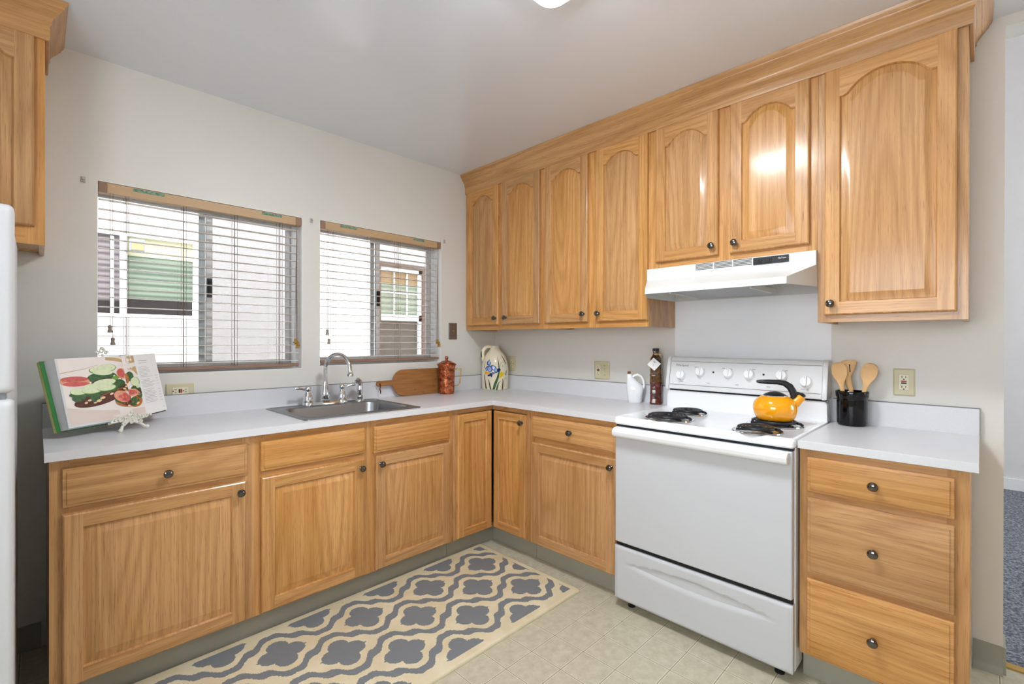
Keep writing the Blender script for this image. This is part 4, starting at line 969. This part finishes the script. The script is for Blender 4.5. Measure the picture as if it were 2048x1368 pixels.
# crock with wooden utensils
kx_, ky_ = -.088, -2.366
ck = thing('utensil_crock', 'glossy black ceramic crock right of the stove holding wooden utensils', 'crock', (kx_, ky_, CT), rz=facing(kx_, ky_))
m = MB(); m.lathe([(.049, 0), (.053, .003), (.055, .012), (.056, .11), (.056, .122), (.060, .128), (.061, .148), (.059, .152), (.054, .151), (.053, .14), (.052, .02), (.02, .014)], 40); part(m, 'pot', 'black_glaze', ck, smooth=45)
def utensil(name, label, kind, base, tip, az, wid, ln):
    r = thing(name, label, 'spoon' if kind != 'slot' else 'spatula', (kx_, ky_, CT), rz=facing(kx_, ky_), group='wooden utensils in the black crock')
    b = Vector(base); t_ = Vector(tip); d = (t_-b).normalized(); n = Vector((math.sin(az), -math.cos(az), 0)); n = (n-d*n.dot(d)).normalized(); s_ = d.cross(n)
    L_ = (t_-b).length
    m = MB(); lo = []; ms = []
    prof = [(0, .0065, .005), (L_-ln-.05, .008, .0055), (L_-ln-.015, .010, .0055), (L_-ln+.005, .016, .006), (L_-ln+.02, .024 if kind == 'spoon' else .017, .0062), (L_-ln*.55, wid, .006), (L_-ln*.3, wid*1.02, .0058), (L_-ln*.12, wid*.82, .0052), (L_-ln*.03, wid*.45, .004), (L_, wid*.1, .002)]
    if kind == 'slot': prof = [(0, .0065, .005), (L_-ln-.05, .009, .0055), (L_-ln-.02, .013, .0055), (L_-ln+.01, .014, .005), (L_-ln*.6, .024, .0042), (L_-ln*.25, .028, .0036), (L_-.014, .029, .003), (L_-.004, .024, .0028), (L_, .012, .002)]
    for q, w_, th_ in prof:
        c = b+d*q
        if kind == 'slot': c = c+s_*(.012*math.sin(PI*max(0, (q-(L_-ln-.05)))/(ln+.05))*-1)
        ring = []
        for i in range(16):
            a = 2*PI*i/16; x, y = w_*math.cos(a), th_*math.sin(a)
            if kind == 'spoon' and q > L_-ln and y > 0: y = y*(-.25 if q < L_-ln*.1 else 1)
            ring.append(tuple(c+s_*x+n*y))
        lo.append(ring)
    m.loft(lo, cap0=True, cap1=True); h = part(m, 'handle_and_bowl' if kind == 'spoon' else 'blade_and_handle', 'spoon_wood', r, smooth=60)
    if kind == 'slot':
        m = MB()
        for off_ in (-.010, .008):
            p0 = b+d*(L_-.055)+s_*(off_-.008)+n*.0035; p1 = b+d*(L_-.02)+s_*(off_-.009)+n*.003; m.tube([p0, p1], .0022, 6, flat=.7)
        part(m, 'slots', 'gap_black', r, label='two dark slots', smooth=60)
utensil('wooden_spoon', 'wooden spoon leaning left in the black crock', 'spoon', (-.016, -.004, .02), (-.052, -.012, .276), .15, .028, .085)
utensil('slotted_spatula', 'slotted wooden spatula standing in the middle of the black crock', 'slot', (.002, .018, .02), (-.010, .022, .288), 0, .028, .085)
utensil('wooden_spoon', 'wooden spoon leaning right in the black crock', 'spoon', (.018, -.006, .02), (.066, .003, .274), -.15, .029, .085)

# kettle
tx_, ty_ = -.355, -2.133
kt = thing('kettle', 'yellow enamel kettle with a black handle on the back right burner', 'kettle', (tx_, ty_, .9415), rz=facing(tx_, ty_)+.12)
m = MB(); m.lathe([(.060, .0), (.068, .002), (.076, .012), (.083, .028), (.0865, .046), (.085, .064), (.079, .080), (.068, .093), (.054, .102), (.046, .105), (.040, .106)], 44); part(m, 'body', 'kettle_yellow', kt, smooth=60)
m = MB(); m.lathe([(.047, .1045), (.047, .107), (.043, .109), (.036, .114), (.02, .121), (.003, .124)], 32); ld = part(m, 'lid', 'black_plastic', kt, label='black domed lid', smooth=50)
m = MB(); m.lathe([(.049, .1035), (.0495, .1065), (.045, .1075)], 32, cap0=False, cap1=False); part(m, 'lid_ring', 'chrome', kt, label='chrome ring around the lid', smooth=50)
m = MB(); m.tube([(.066, 0, .066), (.082, 0, .083), (.097, 0, .100), (.101, 0, .105)], [.022, .0195, .017, .0165], 18); part(m, 'spout', 'kettle_yellow', kt, smooth=50)
m = MB(); m.tube([(.070, 0, .080), (.072, 0, .104), (.067, 0, .126), (.056, 0, .146), (.036, 0, .160), (.01, 0, .164), (-.03, 0, .164), (-.058, 0, .164), (-.072, 0, .165)],
        [.009, .0135, .0145, .0145, .0125, .0105, .0105, .0085, .005], 14, flat=[.9, .9, .8, .8, 1, 1.1, 1.1, 1.1, 1.1], ref=(1, 0, .2)); part(m, 'handle', 'black_plastic', kt, label='black arched handle', smooth=60)
m = MB(); m.tube([(.068, 0, .122), (.086, 0, .118), (.105, 0, .110), (.113, 0, .106)], [.006, .007, .009, .005], 12, flat=1.4, ref=(0, 0, 1)); part(m, 'spout_cover', 'black_plastic', kt, label='black flip cover of the spout', smooth=60)

# ------------------------------------------------------------------ cookbook and its stand
az, lean = math.radians(27), math.radians(18)
Lr = Vector((math.cos(az), math.sin(az), 0)); Lb = Vector((-math.sin(az), math.cos(az), 0)); Lu = Vector((0, 0, 1))*math.cos(lean)+Lb*math.sin(lean); Ln = Lr.cross(Lu)
Lr0 = Lr.copy(); Lr = (Lr*math.cos(.026)+Lu*math.sin(.026)).normalized()
B0 = Vector((-2.373, -.272, .958))
bs = thing('cookbook', 'open cookbook showing a food photograph, propped on a white stand', 'book', tuple(B0)); OFF[bs.name] = (0, 0, 0)
def left(s_, t_, n_): return tuple(Lr*s_+Lu*t_+Ln*n_)
spn = .018; ang = math.radians(20)
Rr = (Lr*math.cos(ang)+Lb*math.sin(ang)).normalized(); Rn = Rr.cross(Lu).normalized()
SP = Lr*spn
def right(s_, t_, n_): return tuple(SP+Rr*s_+Lu*t_+Rn*n_)
hgt = .272
def lcurve(s_): k = max(0, (s_+.03)/.052); return .003-.012*k*k
def rcurve(s_): k = max(0, (.045-s_)/.045); return .002-.009*k*k
LS = [-.222, -.15, -.08, -.03, -.015, 0, .012, .022]; RS = [0, .01, .022, .045, .1, .15, .195]
m = MB()
def lring(t_): k = t_/hgt; return [left(s_, t_, lcurve(s_)) for s_ in LS]+[left(.018, t_, -.034), left(-.228-.008*k, t_, -.034), left(-.227-.007*k, t_, -.024), left(-.224-.004*k, t_, -.012)]
m.loft([lring(hgt*i/6) for i in range(7)], 0, True, True)
part(m, 'left_pages', 'paper_edge', bs, label='thick block of left pages', smooth=20)
m = MB(); m.loft([[right(s_, 0, rcurve(s_)) for s_ in RS]+[right(.195, 0, -.010), right(.0, 0, -.012)], [right(s_, hgt, rcurve(s_)) for s_ in RS]+[right(.195, hgt, -.010), right(0, hgt, -.012)]], 0, True, True)
part(m, 'right_pages', 'paper_white', bs, smooth=30)
def wbox(fn, a, b, c, d, e, f, mi, mb):
    v = [fn(x, y, z) for z in (e, f) for y in (c, d) for x in (a, b)]
    mb.add(v, [(0, 2, 3, 1), (4, 5, 7, 6), (0, 1, 5, 4), (2, 6, 7, 3), (0, 4, 6, 2), (1, 3, 7, 5)], mi)
m = MB(); m.add([left(.02, -.003, -.0345), left(-.240, -.003, -.0345), left(-.249, hgt+.003, -.0345), left(.02, hgt+.003, -.0345), left(.02, -.003, -.0375), left(-.240, -.003, -.0375), left(-.249, hgt+.003, -.0375), left(.02, hgt+.003, -.0375)], [(3, 2, 1, 0), (4, 5, 6, 7), (0, 1, 5, 4), (1, 2, 6, 5), (2, 3, 7, 6), (3, 0, 4, 7)])
part(m, 'front_cover', 'book_green', bs, label='green inner cover', smooth=0)
m = MB(); m.add([left(-.240, -.003, -.0360), left(-.249, hgt+.003, -.0360), left(-.250, hgt+.001, -.050), left(-.241, -.002, -.050), left(-.238, -.003, -.0385), left(-.247, hgt+.003, -.0385)], [(0, 1, 2, 3), (3, 2, 5, 4)])
part(m, 'jacket_flap', 'book_jacket', bs, label='pale patterned jacket flap', smooth=0)
m = MB(); wbox(right, -.004, .202, -.004, hgt+.003, -.0135, -.0105, 0, m); part(m, 'back_cover', 'book_board', bs, smooth=0)
m = MB(); m.loft([[left(.020, -.002, -.036), right(0, -.002, -.0125), right(-.002, -.002, -.016), left(.018, -.002, -.040)], [left(.020, hgt, -.036), right(0, hgt, -.0125), right(-.002, hgt, -.016), left(.018, hgt, -.040)]], 0, True, True); part(m, 'spine', 'book_board', bs, smooth=0)
def pl_(s_, t_, l_): s_ = max(-.2215, min(.0215, s_)); return left(s_, max(.001, min(hgt-.001, t_)), lcurve(s_)+l_)
def pr_(s_, t_, l_): s_ = max(.0005, min(.194, s_)); return right(s_, max(.001, min(hgt-.001, t_)), rcurve(s_)+l_)
FOOD = ['food_plate', 'food_cloth', 'cucumber', 'cucumber_rind', 'lettuce', 'tuna', 'tuna_pale', 'rye', 'oat', 'crust', 'page_tan']
def quad(s0, s1, t0, t1): return [(s0, t0), ((s0+s1)/2, t0), (s1, t0), (s1, (t0+t1)/2), (s1, t1), ((s0+s1)/2, t1), (s0, t1), (s0, (t0+t1)/2)]
it = [('grid', 0, -.215, .0215, .008, .270), ('poly', 1, [(-.215, .008), (-.1, .008), (.0215, .008), (.0215, .040), (-.04, .042), (-.10, .050), (-.16, .062), (-.215, .078)]),
      ('strip', 10, [(-.215, .212, .0015), (-.13, .225, .001), (-.08, .238, .0006)]), ('strip', 10, [(-.05, .262, .006), (.0, .255, .008), (.0215, .25, .006)]),
      # back row: cucumber toast
      ('blob', 4, -.075, .185, .055, .022, .05), ('blob', 7, -.06, .168, .06, .012, .08), ('blob', 3, -.09, .215, .028, .014, 0), ('blob', 2, -.088, .217, .026, .012, 0), ('blob', 3, -.052, .222, .036, .017, .05), ('blob', 2, -.053, .223, .034, .0155, .05), ('blob', 2, -.07, .205, .036, .012, -.1),
      # seared tuna at the left
      ('blob', 6, -.172, .176, .050, .020, -.06), ('blob', 5, -.172, .186, .046, .011, -.05), ('blob', 5, -.168, .166, .046, .009, -.08),
      # second tuna toast at the fold
      ('blob', 7, .0, .132, .042, .016, 0), ('blob', 4, -.02, .155, .030, .016, 0), ('blob', 3, -.026, .178, .018, .008, .3), ('blob', 6, .004, .195, .024, .023, .2), ('blob', 5, .0, .197, .017, .018, .2), ('blob', 8, .012, .138, .008, .004, .3), ('blob', 8, .001, .128, .008, .004, -.2),
      # front toast with cucumbers
      ('blob', 7, -.105, .098, .086, .026, .16), ('blob', 9, -.055, .118, .05, .004, .3), ('blob', 7, -.060, .112, .05, .006, .3), ('blob', 4, -.125, .128, .076, .016, .06), ('blob', 4, -.17, .112, .024, .016, .2), ('blob', 4, -.115, .105, .02, .017, .4), ('blob', 4, -.045, .138, .03, .016, .4),
      ('blob', 3, -.165, .135, .03, .0145, 0), ('blob', 2, -.166, .136, .028, .013, 0), ('blob', 3, -.12, .136, .037, .0155, .03), ('blob', 2, -.121, .137, .035, .014, .03), ('blob', 3, -.068, .14, .036, .0145, .03), ('blob', 2, -.069, .141, .034, .013, .03), ('blob', 2, -.115, .152, .034, .010, 0), ('blob', 2, -.072, .162, .042, .014, .08),
      ('blob', 8, -.15, .088, .006, .004, .3), ('blob', 8, -.137, .096, .007, .004, .1), ('blob', 8, -.105, .09, .010, .005, .2), ('blob', 8, -.09, .1, .010, .005, .2), ('blob', 8, -.055, .112, .008, .004, .4), ('blob', 8, -.12, .084, .006, .003, 0),
      # toast in front
      ('blob', 9, -.002, .072, .045, .022, -.1), ('blob', 4, -.004, .082, .044, .020, -.1), ('blob', 7, .006, .066, .03, .012, 0), ('blob', 6, -.016, .096, .034, .024, -.4), ('blob', 5, -.008, .092, .026, .018, -.4), ('strip', 6, [(-.036, .100, .003), (-.012, .112, .003), (.012, .122, .003)]), ('blob', 8, .004, .054, .007, .004, 0)]
decal('food_photo', FOOD, bs, pl_, it)['label'] = 'food photograph of open sandwiches on the left page'
it = [('grid', 0, .001, .062, .006, .270), ('poly', 10, [(.001, .268), (.03, .268), (.06, .268), (.060, .25), (.060, .238), (.03, .235), (.001, .232)]), ('poly', 10, [(.001, .215), (.06, .22), (.062, .18), (.05, .2), (.02, .205)]),
      ('blob', 4, .02, .178, .017, .022, 0), ('blob', 9, .004, .172, .01, .022, 0), ('blob', 4, .038, .118, .026, .018, -.3), ('blob', 3, .040, .152, .024, .021, 0), ('blob', 2, .039, .153, .022, .0195, 0), ('blob', 2, .05, .132, .012, .009, .3), ('blob', 7, .048, .104, .016, .012, -.5),
      ('blob', 9, .026, .068, .032, .024, .3), ('blob', 4, .014, .068, .026, .018, .2), ('blob', 4, .048, .09, .014, .012, .2), ('poly', 6, [(.001, .092), (.001, .126), (.03, .122), (.052, .104), (.05, .09), (.028, .094)]), ('poly', 5, [(.001, .098), (.001, .121), (.028, .116), (.044, .102), (.026, .100)]), ('blob', 8, .03, .058, .008, .004, .4), ('poly', 1, [(.001, .01), (.06, .01), (.061, .036), (.03, .036), (.001, .04)])]
decal('food_photo', FOOD, bs, pr_, it)['label'] = 'strip of the food photograph on the right page'
it = []
for k in range(2): it.append(('strip', 0, [(.082, .243-k*.011, .0012), (.135-k*.004, .243-k*.011, .0012)]))
random.seed(3)
for k in range(26):
    t_ = .214-k*.0065
    if k in (8, 15): continue
    it.append(('strip', 0, [(.074, t_, .0007), (.150+random.uniform(-.03, .006), t_, .0007)]))
    if k > 5 and k % 2: it.append(('strip', 0, [(.165, t_, .0007), (.182, t_, .0007)]))
it.append(('strip', 0, [(.17, .02, .0007), (.183, .02, .0007)]))
decal('text_lines', ['print_text'], bs, pr_, it)['label'] = 'columns of small grey text'

st = thing('book_stand', 'ornate white cast iron stand holding the open cookbook', 'book stand', (-2.373, -.275, CT))
OFF[st.name] = (-2.373, -.275, CT)
a29 = math.radians(28); sr = Vector((math.cos(a29), math.sin(a29), 0)); sb = Vector((-math.sin(a29), math.cos(a29), 0)); C0 = Vector((-2.385, -.290, CT))
def S(s_, b_, z): return C0+sr*(s_*.9)+sb*b_+Vector((0, 0, z))
def swirl(mb, c, r, d=1, turns=1.2, tube=.0032):
    mb.tube([S(c[0]+d*(r*(1-.6*i/16))*math.cos(2*PI*turns*i/16), c[1], c[2]+(r*(1-.6*i/16))*math.sin(2*PI*turns*i/16)) for i in range(17)], tube, 6)
m = MB()
m.tube([S(-.088, -.006, .036), S(-.05, -.012, .043), S(0, -.014, .040), S(.05, -.012, .043), S(.088, -.006, .050)], [.004, .006, .007, .006, .004], 8)
for c, r, d in (((-.07, -.016, .046), .010, 1), ((-.045, -.018, .048), .012, -1), ((-.022, -.018, .044), .010, 1), ((.022, -.018, .046), .010, -1), ((.046, -.018, .050), .012, 1), ((.07, -.014, .050), .009, -1), ((0, -.02, .052), .013, 1), ((0, -.02, .036), .012, -1)): swirl(m, c, r, d)
for s_, z in ((0, .074), (-.012, .064), (.013, .064), (0, .05), (-.084, .042), (.086, .054), (-.03, .056), (.032, .058), (0, .03)): m.ball(S(s_, -.02, z), .0055, n=8)
part(m, 'ledge', 'iron_white', st, smooth=60)
for d in (-1, 1):
    m = MB(); m.tube([S(d*.012, -.014, .036), S(d*.030, -.018, .028), S(d*.044, -.024, .018), S(d*.052, -.032, .008), S(d*.060, -.036, .0065), S(d*.066, -.036, .010)], [.006, .0065, .0055, .006, .0065, .004], 8)
    m.ball(S(d*.058, -.036, .008), .0079, n=10); swirl(m, (d*.036, -.026, .03), .008, d)
    part(m, 'front_foot', 'iron_white', st, smooth=60)
m = MB(); m.tube([S(0, -.008, .04), S(-.004, .066, .045), S(-.004, .078, .10), S(-.006, .112, .21), S(-.006, .142, .31)], [.004, .004, .004, .004, .004], 8)
for c, r, d in (((-.006, .146, .325), .012, 1), ((-.024, .146, .317), .008, -1), ((.012, .146, .317), .008, 1)): swirl(m, c, r, d, tube=.0028)
m.ball(S(-.006, .146, .336), .006, n=8)
part(m, 'back_support', 'iron_white', st, smooth=60)
m = MB(); m.tube([S(-.004, .076, .12), S(-.02, .12, .05), S(-.034, .150, .006)], [.004, .004, .0055], 8); m.ball(S(-.034, .150, .0062), .006, n=8); part(m, 'rear_leg', 'iron_white', st, smooth=60)

# ------------------------------------------------------------------ outside the windows
NY = 1.6
nh = thing('neighbouring_house', 'pale stucco house wall with two windows outside the kitchen', 'house', (-1.0, NY, -.3), 'W')
W1 = (-2.95, -1.735, 1.45, 2.07); W2 = (-.135, .49, 1.09, 2.11)
m = MB()
m.box(-6, W1[0], NY, NY+.15, -.3, 2.42); m.box(W1[1], W2[0], NY, NY+.15, -.3, 2.42); m.box(W2[1], 4, NY, NY+.15, -.3, 2.42)
for a, b, c, d in (W1, W2): m.box(a, b, NY, NY+.15, -.3, c); m.box(a, b, NY, NY+.15, d, 2.42)
part(m, 'wall', 'stucco', nh, smooth=0)
m = MB(); m.box(-6.2, 4.2, NY-.02, NY+.4, 2.42, 2.46); part(m, 'eave', 'white_trim', nh, smooth=0)
a, b, c, d = W1
m = MB(); m.box(a, b, NY+.01, NY+.05, c, c+.028); m.box(a, b, NY+.01, NY+.05, d-.02, d)
for x0_, x1_ in ((a, a+.03), (-2.222, -2.184), (b-.028, b)): m.box(x0_, x1_, NY+.008, NY+.05, c+.028, d-.02)
wf = part(m, 'house_window', 'vinyl_white', nh, smooth=0)
m = MB(); m.box(a+.03, -2.222, NY+.055, NY+.06, c+.12, d-.02); part(m, 'shade', 'house_blind_grey', wf, smooth=0)
m = MB(); m.box(-2.184, b-.028, NY+.055, NY+.06, c+.15, d-.145); part(m, 'shade', 'house_blind_green', wf, smooth=0)
m = MB(); m.box(-2.184, b-.028, NY+.052, NY+.058, d-.16, d-.02); part(m, 'shade', 'house_blind_cream', wf, smooth=0)
m = MB(); m.box(a+.03, b-.028, NY+.07, NY+.075, c, d); part(m, 'dark_interior', 'house_dark', wf, smooth=0)
m = MB(); m.box(-2.276, -2.254, NY+.045, NY+.053, c+.03, d-.03); part(m, 'sash_rail', 'vinyl_white', wf, smooth=0)
a, b, c, d = W2
m = MB(); m.box(a, b, NY-.01, NY+.05, d-.05, d); m.box(b-.085, b, NY-.01, NY+.05, c, d-.05); m.box(a, a+.02, NY-.01, NY+.05, c, d-.05); wf = part(m, 'house_window', 'frame_brown', nh, smooth=0)
m = MB(); m.box(a+.02, b-.085, NY+.015, NY+.05, 1.50, 1.565); m.box(a+.02, b-.085, NY+.015, NY+.05, d-.085, d-.05); m.box(b-.12, b-.085, NY+.015, NY+.05, c, d-.05); m.box(a+.02, a+.032, NY+.015, NY+.05, c, d-.05)
for x in (.055, .215): m.box(x, x+.013, NY+.02, NY+.03, 1.565, d-.085)
m.box(a+.03, b-.12, NY+.02, NY+.03, 1.79, 1.802); part(m, 'sash', 'vinyl_white', wf, smooth=0)
m = MB(); m.box(a+.03, b-.12, NY+.05, NY+.055, 1.565, 1.93); part(m, 'shade', 'house_blind_pale', wf, smooth=0)
m = MB(); m.box(a+.03, b-.12, NY+.048, NY+.054, 1.90, d-.08); part(m, 'shade', 'house_orange', wf, smooth=0)
m = MB(); m.box(a+.03, b-.12, NY+.05, NY+.055, c, 1.50); part(m, 'screen', 'house_screen', wf, smooth=0)
m = MB(); m.box(a+.03, b-.12, NY+.06, NY+.065, c, d); part(m, 'dark_interior', 'house_dark', wf, smooth=0)
fl = thing('floodlight', 'small square floodlight on the neighbouring wall seen through the left blind', 'floodlight', (-2.13, NY-.0, 1.98), 'W')
m = MB(); m.box(-2.175, -2.085, NY-.06, NY-.02, 1.935, 2.02); hs_ = part(m, 'housing', 'grey_print', fl, bevel=.004)
m = MB(); m.box(-2.165, -2.095, NY-.064, NY-.06, 1.942, 1.995); part(m, 'lens', 'house_orange', hs_, smooth=0)
m = MB(); m.box(-2.15, -2.11, NY-.02, NY+.05, 1.96, 2.0); part(m, 'mount', 'grey_print', fl, smooth=0)
m = MB(); m.box(-6, 4, .14, NY, -.4, -.3); tag(m.build('alley_ground', 'asphalt', smooth=0), 'narrow paved strip between the two houses', 'ground')['kind'] = 'structure'
